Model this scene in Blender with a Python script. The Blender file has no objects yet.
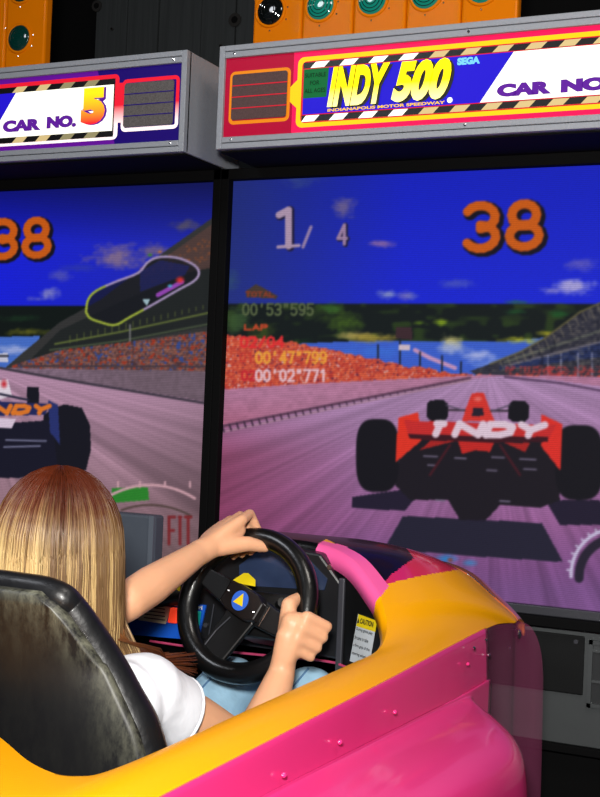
import bpy, bmesh, math, random
import numpy as np
from mathutils import Vector, Matrix

random.seed(7)
rng = np.random.default_rng(7)
SC = bpy.context.scene
COL = SC.collection
PI = math.pi

# ------------------------------------------------------------------ camera
FPX = 1231.6                                   # focal length in pixels of a 600x797 frame
YAW, PIT, ROLL = .4351, -.0068, .0419
CAM = np.array([1.3576, -2.5064, 1.25])
cF = np.array([-math.sin(YAW)*math.cos(PIT), math.cos(YAW)*math.cos(PIT), -math.sin(PIT)])
_r0 = np.cross(cF, [0, 0, 1]); _r0 /= np.linalg.norm(_r0); _u0 = np.cross(_r0, cF)
cR = math.cos(ROLL)*_r0 + math.sin(ROLL)*_u0
cU = -math.sin(ROLL)*_r0 + math.cos(ROLL)*_u0
cam_data = bpy.data.cameras.new('camera')
cam = bpy.data.objects.new('camera', cam_data); COL.objects.link(cam)
cam_data.sensor_fit = 'VERTICAL'; cam_data.sensor_height = 24; cam_data.lens = FPX/797*24
cam_data.clip_start = .05
m3 = Matrix(((cR[0], cU[0], -cF[0]), (cR[1], cU[1], -cF[1]), (cR[2], cU[2], -cF[2])))
cam.matrix_world = Matrix.Translation(Vector(CAM)) @ m3.to_4x4()
SC.camera = cam

# ------------------------------------------------------------------ world, lights, exposure
world = bpy.data.worlds.new('world'); SC.world = world; world.use_nodes = True
world.node_tree.nodes['Background'].inputs[0].default_value = (.55, .6, .8, 1)
world.node_tree.nodes['Background'].inputs[1].default_value = .05
SC.view_settings.view_transform = 'Standard'; SC.view_settings.look = 'None'
SC.view_settings.gamma = 1; SC.view_settings.use_curve_mapping = False
SC.view_settings.exposure = 0

def area(name, loc, target, size, energy, color=(1, 1, 1)):
    d = bpy.data.lights.new(name, 'AREA'); d.shape = 'DISK'; d.size = size; d.energy = energy; d.color = color
    o = bpy.data.objects.new(name, d); COL.objects.link(o)
    o.location = loc
    o.rotation_euler = (Vector(target) - Vector(loc)).to_track_quat('-Z', 'Y').to_euler()
    return o
area('camera_flash', (1.33, -2.62, 1.50), (.4, -.6, 1.0), .16, 53, (1, .97, .92))
area('added_overhead_fill', (1.6, -1.5, 2.9), (.6, -.9, .9), .7, 15, (1, .93, .85))  # added fill light overhead, not a known lamp of the hall
area('added_overhead_fill_rear', (-.6, -2.2, 2.9), (.3, -1.0, .9), .7, 12, (.9, .93, 1))  # second added fill from the left, likewise no known fixture

# ------------------------------------------------------------------ helpers
def ray(px, py): return cF + cR*(px-300)/FPX - cU*(py-398.5)/FPX
def at(px, py, Y):                             # the point of the plane y = Y that the pixel shows
    d = ray(px, py); return Vector(CAM + d*(Y-CAM[1])/d[1])
def atx(px, py, X):
    d = ray(px, py); return Vector(CAM + d*(X-CAM[0])/d[0])
def deep(px, py, D): return Vector(CAM + ray(px, py)*D)

def lin(c):
    return tuple(((v/12.92) if v <= .04045 else ((v+.055)/1.055)**2.4) for v in [x/255 for x in c])

def mat(name, rgb, rough=.5, metal=0., emit=0., emit_rgb=None, noise=0., scale=20., bump=0., coat=0., spec=.5):
    m = bpy.data.materials.new(name); m.use_nodes = True
    nt = m.node_tree; b = nt.nodes['Principled BSDF']
    c = lin(rgb)
    b.inputs['Base Color'].default_value = (*c, 1)
    b.inputs['Roughness'].default_value = rough; b.inputs['Metallic'].default_value = metal
    b.inputs['Coat Weight'].default_value = coat; b.inputs['Coat Roughness'].default_value = .06
    b.inputs['Specular IOR Level'].default_value = spec
    if emit:
        if name.startswith('marquee'):         # backlit film: little of it is reflected light
            b.inputs['Base Color'].default_value = (*[v*.35 for v in c], 1); b.inputs['Specular IOR Level'].default_value = .15
        b.inputs['Emission Color'].default_value = (*lin(emit_rgb or rgb), 1)
        b.inputs['Emission Strength'].default_value = emit
    if noise or bump:
        tc = nt.nodes.new('ShaderNodeTexCoord'); nz = nt.nodes.new('ShaderNodeTexNoise')
        nz.inputs['Scale'].default_value = scale; nz.inputs['Detail'].default_value = 5
        nt.links.new(tc.outputs['Object'], nz.inputs['Vector'])
        if noise:
            mx = nt.nodes.new('ShaderNodeMix'); mx.data_type = 'RGBA'
            mx.inputs[6].default_value = (*[v*(1-noise) for v in c], 1)
            mx.inputs[7].default_value = (*[min(1, v*(1+noise)) for v in c], 1)
            nt.links.new(nz.outputs['Fac'], mx.inputs[0]); nt.links.new(mx.outputs[2], b.inputs['Base Color'])
        if bump:
            bp = nt.nodes.new('ShaderNodeBump'); bp.inputs['Strength'].default_value = bump
            bp.inputs['Distance'].default_value = .01
            nt.links.new(nz.outputs['Fac'], bp.inputs['Height']); nt.links.new(bp.outputs[0], b.inputs['Normal'])
    return m

def mat_attr(name, attr, rough=.5, emit=0., spec=.5, coat=0.):
    m = bpy.data.materials.new(name); m.use_nodes = True
    nt = m.node_tree; b = nt.nodes['Principled BSDF']
    a = nt.nodes.new('ShaderNodeAttribute'); a.attribute_name = attr
    b.inputs['Roughness'].default_value = rough; b.inputs['Specular IOR Level'].default_value = spec
    b.inputs['Coat Weight'].default_value = coat
    if emit:
        b.inputs['Base Color'].default_value = (.004, .004, .005, 1)
        nt.links.new(a.outputs['Color'], b.inputs['Emission Color']); b.inputs['Emission Strength'].default_value = emit
    else:
        nt.links.new(a.outputs['Color'], b.inputs['Base Color'])
    return m

def mat_ramp(name, z0, c0, z1, c1, emit=0., rough=.5):   # printed artwork running from one ink to another
    m = mat(name, c0, rough); nt = m.node_tree; b = nt.nodes['Principled BSDF']
    tc = nt.nodes.new('ShaderNodeTexCoord'); sp = nt.nodes.new('ShaderNodeSeparateXYZ')
    mr = nt.nodes.new('ShaderNodeMapRange'); mr.inputs[1].default_value = z0; mr.inputs[2].default_value = z1
    mx = nt.nodes.new('ShaderNodeMix'); mx.data_type = 'RGBA'
    mx.inputs[6].default_value = (*lin(c0), 1); mx.inputs[7].default_value = (*lin(c1), 1)
    nt.links.new(tc.outputs['Object'], sp.inputs[0]); nt.links.new(sp.outputs['Z'], mr.inputs[0])
    nt.links.new(mr.outputs[0], mx.inputs[0]); nt.links.new(mx.outputs[2], b.inputs['Base Color'])
    b.inputs['Specular IOR Level'].default_value = .15
    if emit:
        nt.links.new(mx.outputs[2], b.inputs['Emission Color']); b.inputs['Emission Strength'].default_value = emit
    return m

class MB:
    def __init__(s): s.v = []; s.f = []; s.mi = []
    def add(s, vs, fs, mi=0):
        n = len(s.v); s.v += [tuple(v) for v in vs]; s.f += [tuple(i+n for i in f) for f in fs]; s.mi += [mi]*len(fs)
        return s
    def box(s, a, b, mi=0):
        x0, y0, z0 = a; x1, y1, z1 = b
        return s.add([(x0,y0,z0),(x1,y0,z0),(x1,y1,z0),(x0,y1,z0),(x0,y0,z1),(x1,y0,z1),(x1,y1,z1),(x0,y1,z1)],
                     [(0,3,2,1),(4,5,6,7),(0,1,5,4),(1,2,6,5),(2,3,7,6),(3,0,4,7)], mi)
    def prism(s, pts, off, mi=0):              # closed polygon extruded by the vector off
        n = len(pts); off = Vector(off)
        vs = [Vector(p) for p in pts] + [Vector(p)+off for p in pts]
        return s.add(vs, [tuple(range(n)), tuple(range(2*n-1, n-1, -1))] + [(i, i+n, (i+1) % n + n, (i+1) % n) for i in range(n)], mi)
    def poly(s, pts, mi=0): return s.add(pts, [tuple(range(len(pts)))], mi)
    def tube(s, path, rad, n=12, closed=False, cap=True, mi=0, flat=1.):
        P = [Vector(p) for p in path]; m = len(P)
        R = rad if hasattr(rad, '__len__') else [rad]*m
        T = []
        for i in range(m):
            a = P[(i-1) % m] if (closed or i > 0) else P[i]
            b = P[(i+1) % m] if (closed or i < m-1) else P[i]
            T.append((b-a).normalized())
        up = Vector((0, 0, 1)) if abs(T[0].z) < .9 else Vector((0, 1, 0))
        N = (up - T[0]*up.dot(T[0])).normalized()
        base = len(s.v); vs = []; fs = []
        for i in range(m):
            N = (N - T[i]*N.dot(T[i])).normalized(); B = T[i].cross(N)
            for k in range(n):
                a = 2*PI*k/n
                vs.append(P[i] + N*math.cos(a)*R[i]*flat + B*math.sin(a)*R[i])
        rows = m if closed else m-1
        for i in range(rows):
            j = (i+1) % m
            for k in range(n):
                fs.append((i*n+k, i*n+(k+1) % n, j*n+(k+1) % n, j*n+k))
        if cap and not closed:
            fs.append(tuple(range(n-1, -1, -1))); fs.append(tuple((m-1)*n+k for k in range(n)))
        return s.add(vs, fs, mi)
    def grid(s, rows, mi=0, matf=None):        # rows: equal lists of points
        n = len(rows[0]); vs = [p for r in rows for p in r]; base = len(s.v)
        s.v += [tuple(v) for v in vs]
        for i in range(len(rows)-1):
            for k in range(n-1):
                s.f.append((base+i*n+k, base+i*n+k+1, base+(i+1)*n+k+1, base+(i+1)*n+k))
                s.mi.append(matf(i, k) if matf else mi)
        return s
    def ellipsoid(s, c, r, nu=20, nv=12, mi=0, M=None):
        vs = []; fs = []
        for j in range(nv+1):
            t = PI*j/nv
            for i in range(nu):
                a = 2*PI*i/nu
                p = Vector((r[0]*math.sin(t)*math.cos(a), r[1]*math.sin(t)*math.sin(a), r[2]*math.cos(t)))
                if M: p = M @ p
                vs.append(Vector(c)+p)
        for j in range(nv):
            for i in range(nu):
                fs.append((j*nu+i, (j+1)*nu+i, (j+1)*nu+(i+1) % nu, j*nu+(i+1) % nu))
        return s.add(vs, fs, mi)
    def disc(s, c, r, nrm, n=28, th=.004, mi=0):
        nrm = Vector(nrm).normalized(); a = nrm.orthogonal().normalized(); b = nrm.cross(a)
        pts = [Vector(c)+a*r*math.cos(2*PI*k/n)+b*r*math.sin(2*PI*k/n) for k in range(n)]
        return s.prism(pts, nrm*th, mi)
    def mesh(s, name, mats):
        me = bpy.data.meshes.new(name); me.from_pydata(s.v, [], s.f)
        for m in (mats if isinstance(mats, (list, tuple)) else [mats]): me.materials.append(m)
        me.polygons.foreach_set('material_index', s.mi)
        return me
    def build(s, name, mats, parent=None, smooth=False, bevel=0., fix=True, merge=False):
        me = s.mesh(name, mats)
        if fix or merge:
            bm = bmesh.new(); bm.from_mesh(me)
            if merge: bmesh.ops.remove_doubles(bm, verts=bm.verts, dist=1e-4)
            if fix: bmesh.ops.recalc_face_normals(bm, faces=bm.faces)
            bm.to_mesh(me); bm.free()
        o = bpy.data.objects.new(name, me); COL.objects.link(o)
        if parent:
            o.parent = parent
            o.matrix_parent_inverse = world_of(parent).inverted()
        if smooth:
            me.polygons.foreach_set('use_smooth', [True]*len(me.polygons))
            me.set_sharp_from_angle(angle=math.radians(50))
        if bevel:
            b = o.modifiers.new('bevel', 'BEVEL'); b.width = bevel; b.segments = 2; b.limit_method = 'ANGLE'
        return o

def world_of(o):
    M = Matrix.LocRotScale(o.location, o.rotation_euler, o.scale)
    if o.parent: M = world_of(o.parent) @ o.matrix_parent_inverse @ M
    return M

def empty(name, loc, label, cat, group=None):
    o = bpy.data.objects.new(name, None); COL.objects.link(o); o.location = loc
    o.empty_display_size = .1
    o['label'] = label; o['category'] = cat
    if group: o['group'] = group
    return o
def tag(o, label, cat, group=None):
    o['label'] = label; o['category'] = cat
    if group: o['group'] = group
    return o
def structure(o): o['kind'] = 'structure'; return o

def catmull(pts, n):                           # n samples through the points
    P = [np.array(p, float) for p in pts]; m = len(P); out = []
    for q in range(n):
        t = q/(n-1)*(m-1); i = min(int(t), m-2); u = t-i
        a = P[i-1] if i > 0 else 2*P[0]-P[1]; b = P[i]; c = P[i+1]; d = P[i+2] if i+2 < m else 2*P[-1]-P[-2]
        out.append(Vector(.5*((2*b)+(-a+c)*u+(2*a-5*b+4*c-d)*u*u+(-a+3*b-3*c+d)*u**3)))
    return out

def text_verts(body, offset=.02, shear=0.):
    cu = bpy.data.curves.new('lettering', 'FONT'); cu.body = body; cu.offset = offset; cu.shear = shear
    cu.resolution_u = 4
    o = bpy.data.objects.new('lettering', cu); COL.objects.link(o)
    dg = bpy.context.evaluated_depsgraph_get()
    me = bpy.data.meshes.new_from_object(o.evaluated_get(dg))
    vs = [v.co.copy() for v in me.vertices]; fs = [tuple(p.vertices) for p in me.polygons]
    bpy.data.objects.remove(o); bpy.data.curves.remove(cu); bpy.data.meshes.remove(me)
    return vs, fs
def put_text(mb, body, O, X, Y, mi=0, offset=.02, shear=0.):
    """fill the box whose lower left corner is O and whose sides are the vectors X and Y with the lettering"""
    vs, fs = text_verts(body, offset, shear)
    x0 = min(v.x for v in vs); x1 = max(v.x for v in vs); y0 = min(v.y for v in vs); y1 = max(v.y for v in vs)
    O, X, Y = Vector(O), Vector(X), Vector(Y)
    mb.add([O + X*((v.x-x0)/(x1-x0)) + Y*((v.y-y0)/(y1-y0)) for v in vs], fs, mi)

# ------------------------------------------------------------------ materials
M_black = mat('black_plastic', (14, 14, 15), .38)
M_matte = mat('matte_black', (6, 6, 7), .8, spec=.12)
M_rubber = mat('black_grip', (10, 10, 11), .3, coat=.25, bump=.06, scale=120)
M_vinyl = mat('black_vinyl', (16, 17, 20), .42, bump=.12, scale=60, coat=.1)
M_grey = mat('grey_hammered_paint', (150, 155, 164), .45, metal=.05, noise=.12, scale=260, bump=.15)
M_greyd = mat('dark_grey_trim', (62, 63, 70), .4, metal=.3)
M_chrome = mat('chrome', (225, 225, 230), .18, metal=1)
M_base = mat('brushed_dark_steel', (92, 96, 98), .34, metal=.5, noise=.25, scale=9)
M_plate = mat('dark_plate', (40, 41, 42), .28, metal=.5, noise=.3, scale=7)
M_console = mat('console_blue_grey', (78, 86, 98), .6, noise=.08, scale=40)
M_yellow = mat('yellow_gelcoat', (244, 166, 0), .34, coat=.08, noise=.02, scale=6, spec=.2)
M_pinkd = mat('light_pink_gelcoat', (246, 96, 164), .3, coat=.2)
M_pink = mat('pink_gelcoat', (238, 56, 132), .24, coat=.5, noise=.05, scale=5)
M_red = mat('red_pink_gelcoat', (214, 40, 78), .22, coat=.6)
M_salmon = mat('orange_gelcoat', (232, 120, 50), .2, coat=.8)
M_blackgel = mat('black_gelcoat', (5, 5, 6), .35, coat=.15, spec=.3)
M_orange = mat('orange_housing', (226, 122, 0), .5, spec=.05, coat=.04, noise=.06, scale=12)
M_white = mat('white_print', (245, 245, 240), .5)
M_stick = mat('sticker_white', (205, 212, 218), .5)
M_stick_y = mat('sticker_yellow', (238, 212, 20), .5)
M_ink = mat('black_ink', (20, 20, 24), .6)
M_pinktrim = mat('pink_edge_trim', (180, 60, 100), .4)
M_lens = mat('green_glass_lens', (6, 56, 50), .08, coat=1)
M_lensglow = mat('teal_lens_glow', (10, 110, 95), .08, emit=.25, emit_rgb=(20, 150, 130), coat=1)
M_lensdark = mat('dark_glass_lens', (10, 14, 14), .08, coat=1)

# ------------------------------------------------------------------ room shell
structure(MB().box((-4, -5, -.1), (5, 1.2, 0)).build('floor', mat('dark_carpet', (34, 30, 38), .9, noise=.3, scale=60, bump=.3)))
structure(MB().box((-4, -5, 3.3), (5, 1.2, 3.4)).build('ceiling', mat('dark_ceiling', (26, 26, 28), .9, noise=.2, scale=5)))
wb = MB()
x = -4.0
M_plank = mat('weathered_grey_planks', (42, 46, 48), .8, noise=.35, scale=8, bump=.4)
nt = M_plank.node_tree
for n_ in nt.nodes:
    if n_.type == 'TEX_NOISE':
        mp = nt.nodes.new('ShaderNodeMapping'); mp.inputs['Scale'].default_value = (5, 5, .35)
        tc = [k for k in nt.nodes if k.type == 'TEX_COORD'][0]
        nt.links.new(tc.outputs['Object'], mp.inputs[0]); nt.links.new(mp.outputs[0], n_.inputs['Vector'])
wb.box((-4, .93, 0), (5, 1.0, 3.3), 1)
px_edges = [-1.03, -.905, -.785, -.625, -.50, -.34, -.2]
for a, b in zip(px_edges[:-1], px_edges[1:]):
    wb.box((a, .895+random.uniform(0, .008), 0), (b-.004, .93, 3.3), 0)
for (px, py, r) in ((97, 6, .019), (235, 20, .022), (112, 29, .005), (221, 46, .006)):
    c = at(px, py, .893); wb.disc(c, r, (0, -1, 0), 18, .003, 2); wb.disc(c, r*.5, (0, -1, 0), 14, .005, 1)
structure(wb.build('wall_back', [M_plank, M_matte, mat('plank_knot', (26, 24, 23), .9)]))
structure(MB().box((-4.1, -5, 0), (-4, 1.2, 3.3)).build('wall_left', M_matte))

# ------------------------------------------------------------------ game pictures shown on the displays
NX, NZ = 600, 450
def value_noise(X, Y, seed):
    g = np.random.default_rng(seed).random((64, 64))
    xi = np.floor(X).astype(int); yi = np.floor(Y).astype(int); fx = X-xi; fy = Y-yi
    fx = fx*fx*(3-2*fx); fy = fy*fy*(3-2*fy)
    a = g[yi % 64, xi % 64]; b = g[yi % 64, (xi+1) % 64]; c = g[(yi+1) % 64, xi % 64]; d = g[(yi+1) % 64, (xi+1) % 64]
    return (a*(1-fx)+b*fx)*(1-fy)+(c*(1-fx)+d*fx)*fy

class Picture:
    """a game picture painted on the display surface; X, Y are picture coordinates of each display point"""
    def __init__(s, x_left):
        u, v = np.meshgrid(np.linspace(0, 1.2, NX+1), np.linspace(0, .9, NZ+1))
        W = np.stack([x_left+u, np.full_like(u, 0.), .8647+v], -1) - CAM
        d = W @ cF
        s.X = 300+FPX*(W @ cR)/d; s.Y = 398.5-FPX*(W @ cU)/d
        s.C = np.zeros(s.X.shape+(3,))
    def paint(s, mask, rgb):
        a = np.clip(mask, 0, 1)[..., None]; s.C = s.C*(1-a)+np.array(rgb, float)*a
    def poly(s, pts, rgb, a=1.):
        inside = np.zeros(s.X.shape, bool); n = len(pts)
        for i in range(n):
            x0, y0 = pts[i]; x1, y1 = pts[(i+1) % n]
            if y0 == y1: continue
            c = ((y0 > s.Y) != (y1 > s.Y)) & (s.X < (x1-x0)*(s.Y-y0)/(y1-y0)+x0)
            inside ^= c
        s.paint(inside*a, rgb)
    def dist(s, x0, y0, x1, y1):
        dx, dy = x1-x0, y1-y0; L = dx*dx+dy*dy+1e-9
        t = np.clip(((s.X-x0)*dx+(s.Y-y0)*dy)/L, 0, 1)
        return np.hypot(s.X-x0-t*dx, s.Y-y0-t*dy)
    def line(s, pts, w, rgb, a=1., soft=.8):
        for (p, q) in zip(pts[:-1], pts[1:]): s.paint(np.clip((w-s.dist(*p, *q))/soft+.5, 0, 1)*a, rgb)
    def blob(s, x, y, rx, ry, rgb, a=1., seed=1, rag=.6):
        r = np.hypot((s.X-x)/rx, (s.Y-y)/ry)
        n = .6*value_noise(s.X/9+seed*7, s.Y/6+s.X/30+seed*3, seed)+.4*value_noise(s.X/3.5+seed*5, s.Y/2.5+seed, seed+1)
        s.paint(np.clip((1.1-r-rag*(n-.5)*1.7)*1.1, 0, 1)*a, rgb)
    def text(s, body, x, y, w, h, rgb, stroke, slope=0., slant=0., gap=.28, a=1.):
        n = len(body); cw = w/(n-(gap if n > 1 else 0))
        for i, ch in enumerate(body):
            for stv in GLYPH.get(ch, []):
                pts = []
                for (gx, gy) in stv:
                    px = x+i*cw+gx*cw*(1-gap)+slant*(1-gy)*h
                    pts.append((px, y+gy*h+slope*(px-x)))
                s.line(pts, stroke, rgb, a)

def arc(cx, cy, rx, ry, a0, a1, n=10): return [(cx+rx*math.cos(math.radians(a0+(a1-a0)*i/n)), cy+ry*math.sin(math.radians(a0+(a1-a0)*i/n))) for i in range(n+1)]
GLYPH = {
 '0': [[(.5,0),(.9,.15),(1,.5),(.9,.85),(.5,1),(.1,.85),(0,.5),(.1,.15),(.5,0)]],
 '1': [[(.15,.18),(.55,0),(.55,1)]],
 '2': [[(0,.2),(.2,.02),(.8,.02),(1,.25),(.9,.5),(0,1),(1,1)]],
 '3': [arc(.45,.27,.5,.27,-150,90)+arc(.45,.73,.52,.27,-90,150)],
 '4': [[(.8,1),(.8,0),(0,.7),(1.05,.7)]],
 '5': [[(1,0),(.1,0),(.05,.45)]+arc(.45,.68,.52,.32,-130,150)],
 '7': [[(0,0),(1,0),(.4,1)]],
 '8': [arc(.5,.26,.42,.26,0,360,14), arc(.5,.74,.5,.26,0,360,14)],
 '9': [arc(.5,.3,.48,.3,0,360,12), [(.98,.3),(.9,.8),(.5,1),(.1,.9)]],
 '/': [[(.9,0),(.1,1)]], "'": [[(.5,0),(.45,.25)]], '"': [[(.3,0),(.27,.25)],[(.7,0),(.67,.25)]],
 'I': [[(.5,0),(.5,1)],[(.35,0),(.65,0)]], 'N': [[(0,1),(0,0),(1,1),(1,0)]], 'D': [[(0,0),(0,1),(.6,1),(1,.75),(1,.25),(.6,0),(0,0)]],
 'Y': [[(0,0),(.5,.5),(1,0)],[(.5,.5),(.5,1)]], 'L': [[(0,0),(0,1),(1,1)]], 'A': [[(0,1),(.5,0),(1,1)],[(.2,.65),(.8,.65)]],
 'P': [[(0,1),(0,0),(.8,0),(1,.25),(.8,.5),(0,.5)]], 'F': [[(1,0),(0,0),(0,1)],[(0,.5),(.8,.5)]], 'T': [[(0,0),(1,0)],[(.5,0),(.5,1)]],
 'O': [[(.5,0),(1,.2),(1,.8),(.5,1),(0,.8),(0,.2),(.5,0)]], 'R': [[(0,1),(0,0),(.8,0),(1,.25),(.8,.5),(0,.5)],[(.5,.5),(1,1)]],
 'E': [[(1,0),(0,0),(0,1),(1,1)],[(0,.5),(.8,.5)]], 'C': [[(1,.1),(.5,0),(0,.3),(0,.7),(.5,1),(1,.9)]],
}

def track(p, vx, vy, cols, seed):
    """grey purple track with rubber streaks running to the vanishing point"""
    X, Y = p.X, p.Y
    ang = np.arctan2(X-vx, np.maximum(Y-vy, .5))
    st = value_noise(ang*26+20, Y*0+3.5, seed)*.6+value_noise(ang*70+9, Y/90+2, seed+1)*.4
    d = np.clip((Y-vy)/200, 0, 1)[..., None]
    c = np.array(cols[0])*(1-d)+np.array(cols[1])*d
    c = c*(.80+.40*st[..., None])
    return c

# --- picture of the right display
P = Picture(0.)
X, Y = P.X, P.Y
hx = np.clip((X-225)/180, 0, 1)[..., None]; vy_ = np.clip((Y-170)/130, 0, 1)[..., None]
P.C = np.array([36, 50, 128.])*(1-hx)+np.array([24, 38, 214.])*hx
P.C = P.C*(.90+.1*vy_)
for (a, b, rx, ry, c, al, sd) in ((345, 207, 13, 11, (120, 104, 140), .8, 2), (380, 244, 14, 4, (150, 110, 165), .8, 3), (389, 294, 12, 5, (150, 160, 200), .8, 4),
        (408, 296, 9, 4, (130, 140, 190), .7, 5), (455, 284, 20, 5, (90, 100, 190), .6, 6), (575, 287, 22, 9, (190, 180, 220), .85, 7), (550, 291, 12, 4, (160, 150, 210), .7, 8),
        (582, 265, 18, 8, (110, 100, 190), .7, 9), (405, 296, 10, 5, (120, 110, 190), .6, 10), (300, 180, 25, 8, (60, 80, 130), .5, 13), (232, 280, 8, 12, (50, 80, 110), .6, 14)):
    P.blob(a, b, rx, ry, c, al, sd)
# dark tree line under the sky
P.paint(np.clip((Y-303)/1.5, 0, 1)*(Y < 400), (18, 26, 26))
nz = value_noise(X/11+3, Y/6, 21)
P.paint(np.clip((nz-.6)*4, 0, 1)*(Y > 303)*(Y < 345)*.55, (58, 84, 30))
for (a, b, rx, ry, c, sd) in ((236, 320, 14, 14, (60, 90, 50), 11), (330, 308, 16, 6, (60, 110, 40), 12), (345, 322, 22, 9, (70, 100, 30), 15), (262, 330, 16, 8, (60, 76, 30), 16), (300, 343, 16, 6, (20, 50, 26), 17),
        (420, 323, 8, 3, (120, 160, 30), 22), (442, 322, 9, 4, (150, 180, 30), 23), (515, 312, 12, 3, (30, 80, 40), 24), (560, 314, 12, 4, (30, 90, 40), 25), (520, 302, 16, 2, (40, 110, 60), 26)):
    P.blob(a, b, rx, ry, c, .75, sd)
# bright haze and sky below it
P.poly([(285, 344), (360, 341), (430, 341), (500, 342), (560, 336), (560, 378), (300, 378)], (60, 96, 205))
P.blob(352, 336, 22, 5, (180, 160, 90), .8, 31); P.blob(374, 338, 26, 5, (170, 150, 60), .8, 32)
P.blob(450, 342, 12, 8, (200, 190, 120), .9, 33); P.blob(452, 348, 16, 6, (170, 180, 215), .8, 34)
P.blob(478, 356, 18, 8, (190, 195, 235), .8, 35); P.blob(520, 340, 26, 4, (190, 190, 40), .85, 36); P.blob(548, 334, 12, 4, (200, 190, 40), .85, 37)
P.blob(500, 366, 30, 8, (110, 140, 220), .8, 38); P.blob(375, 352, 34, 7, (60, 110, 215), .8, 39)
P.line([(415, 350), (430, 358), (455, 368)], 2, (200, 150, 190))
# grandstand on the right
P.poly([(600, 303), (580, 312), (545, 338), (520, 352), (490, 364), (470, 371), (480, 378), (640, 378), (640, 290)], (50, 50, 62))
P.poly([(640, 330), (560, 354), (520, 362), (500, 366), (500, 370), (640, 352)], (30, 46, 100), .7)
P.line([(505, 362), (560, 344), (640, 318)], 1.4, (86, 88, 84)); P.line([(505, 366), (560, 352), (640, 332)], 1.1, (100, 96, 110))
for a in (548, 561, 578, 592): P.line([(a, 352+(600-a)*.06), (a, 378)], .8, (160, 160, 190), .7)
sg = value_noise(X/3.1, Y/2.3, 45)
roof = np.interp(X, [470, 490, 520, 545, 580, 600, 640], [371, 364, 352, 338, 312, 303, 290])
P.paint(((Y > roof+1) & (Y < 372) & (X > 480))*np.clip(sg*2.2-1.25, 0, 1)*.55, (128, 118, 104)); P.paint(((Y > roof) & (Y < 372) & (X > 480))*np.clip(.9-sg*2.6, 0, 1)*.7, (16, 18, 30))
for k in range(16):
    a = 500+k*7.5; r0 = float(np.interp(a, [470, 490, 520, 545, 580, 600, 640], [371, 364, 352, 338, 312, 303, 290])); P.line([(a, r0+1), (a+4, r0+10)], .6, (120, 112, 96), .7)
P.line([(490, 364), (520, 352), (545, 338), (580, 312), (600, 303)], 1.0, (104, 96, 60), .8)
sp = value_noise(X/2.1, Y/2.1, 41)
P.paint(((Y > 366) & (Y < 378) & (X > 505))*np.clip(sp*1.6-.5, 0, 1), (190, 60, 60))
for a, h in ((400, 330), (378, 345), (420, 352), (442, 356), (461, 362)): P.line([(a, h), (a, 376)], .9, (30, 34, 46))
P.poly([(396, 327), (412, 327), (412, 340), (396, 338)], (60, 40, 46)); P.poly([(399, 345), (410, 345), (410, 350), (399, 350)], (210, 190, 200))
# crowd on the left
nn = value_noise(X/2.2, Y/1.8, 51)[..., None]; n2 = value_noise(X/1.7+9, Y/1.5+4, 52)[..., None]
crowd = np.array([176, 50, 46.])*(1-nn)+np.array([230, 110, 70.])*nn
crowd = np.where(n2 > .86, np.array([214, 170, 170.]), crowd); crowd = np.where(n2 < .16, np.array([90, 40, 70.]), crowd)
top = np.interp(X, [220, 250, 290, 330, 360, 400, 440, 470, 640], [334, 337, 342, 350, 356, 365, 371, 375, 377])
mk = ((Y > top+3*(value_noise(X/5, Y*0+1, 53)-.5)) & (Y < 392))[..., None]
P.C = np.where(mk, crowd, P.C)
# walls and track
tr = track(P, 487, 368, ((176, 140, 182), (136, 86, 130)), 61)
P.C = np.where((Y > np.interp(X, [200, 300, 440, 480, 640], [391, 384, 377, 375, 377]))[..., None], np.array([178, 120, 152.])*(.94+.12*value_noise(X/5, Y/3, 62)[..., None]), P.C)
lo = np.interp(X, [200, 222, 470, 500, 540, 640], [434, 428, 379, 376, 378, 392])
P.C = np.where((Y > lo)[..., None], tr, P.C)
lf = np.clip(1-(X-215)/150, 0, 1)*np.clip((Y-395)/60, 0, 1)
P.C = P.C*(1-np.array([.10, .36, .34])*lf[..., None]) ; P.C[..., 1] *= 1-.1*np.clip((Y-420)/150, 0, 1)
P.C[..., 0] *= 1-.14*np.clip((Y-520)/70, 0, 1)
P.line([(218, 427), (330, 405), (470, 378)], 1.3, (92, 60, 84)); P.line([(218, 433), (330, 409), (470, 380)], .8, (170, 130, 150))
P.line([(505, 377), (560, 383), (640, 398)], 1.2, (90, 64, 96))
for k in range(34):
    t0 = k/34; a = 222+248*t0; b = 426-48*t0; P.line([(a, b), (a+1.5*(1-t0)+.5, b+5*(1-t0)+.6)], .7*(1-t0)+.25, (60, 40, 60))
# racing car with its shadow
sh = (34, 28, 48)
P.poly([(352, 497), (400, 490), (420, 492), (405, 511), (352, 508)], sh); P.poly([(545, 500), (600, 500), (612, 525), (560, 525)], sh)
P.poly([(403, 516), (470, 519), (542, 523), (563, 562), (470, 556), (384, 549)], (36, 34, 52))
P.poly([(462, 505), (486, 505), (486, 522), (458, 520)], sh)
P.poly([(405, 425), (555, 432), (560, 500), (540, 508), (500, 505), (486, 520), (460, 520), (448, 500), (410, 500), (395, 485)], (28, 24, 32))
def tyre(a, b, c, d, r=6):
    P.poly([(a+r, b), (c-r, b), (c, b+r), (c, d-r), (c-r, d), (a+r, d), (a, d-r), (a, b+r)], (20, 19, 26))
for (a, b, c, d) in ((356, 419, 399, 492), (555, 425, 603, 500)):
    cx, cy, rx, ry = (a+c)/2, (b+d)/2, (c-a)/2, (d-b)/2
    P.paint(np.clip((1-(np.abs((X-cx)/rx)**3.2+np.abs((Y-cy)/ry)**3.2))*8+.5, 0, 1), (20, 19, 26))
pass; tyre(427, 400, 448, 421, 4); tyre(508, 401, 529, 422, 4)
P.line([(448, 410), (508, 411)], 1.0, (50, 40, 50)); P.line([(446, 405), (468, 412)], .7, (80, 70, 90)); P.line([(510, 405), (490, 412)], .7, (80, 70, 90))
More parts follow.
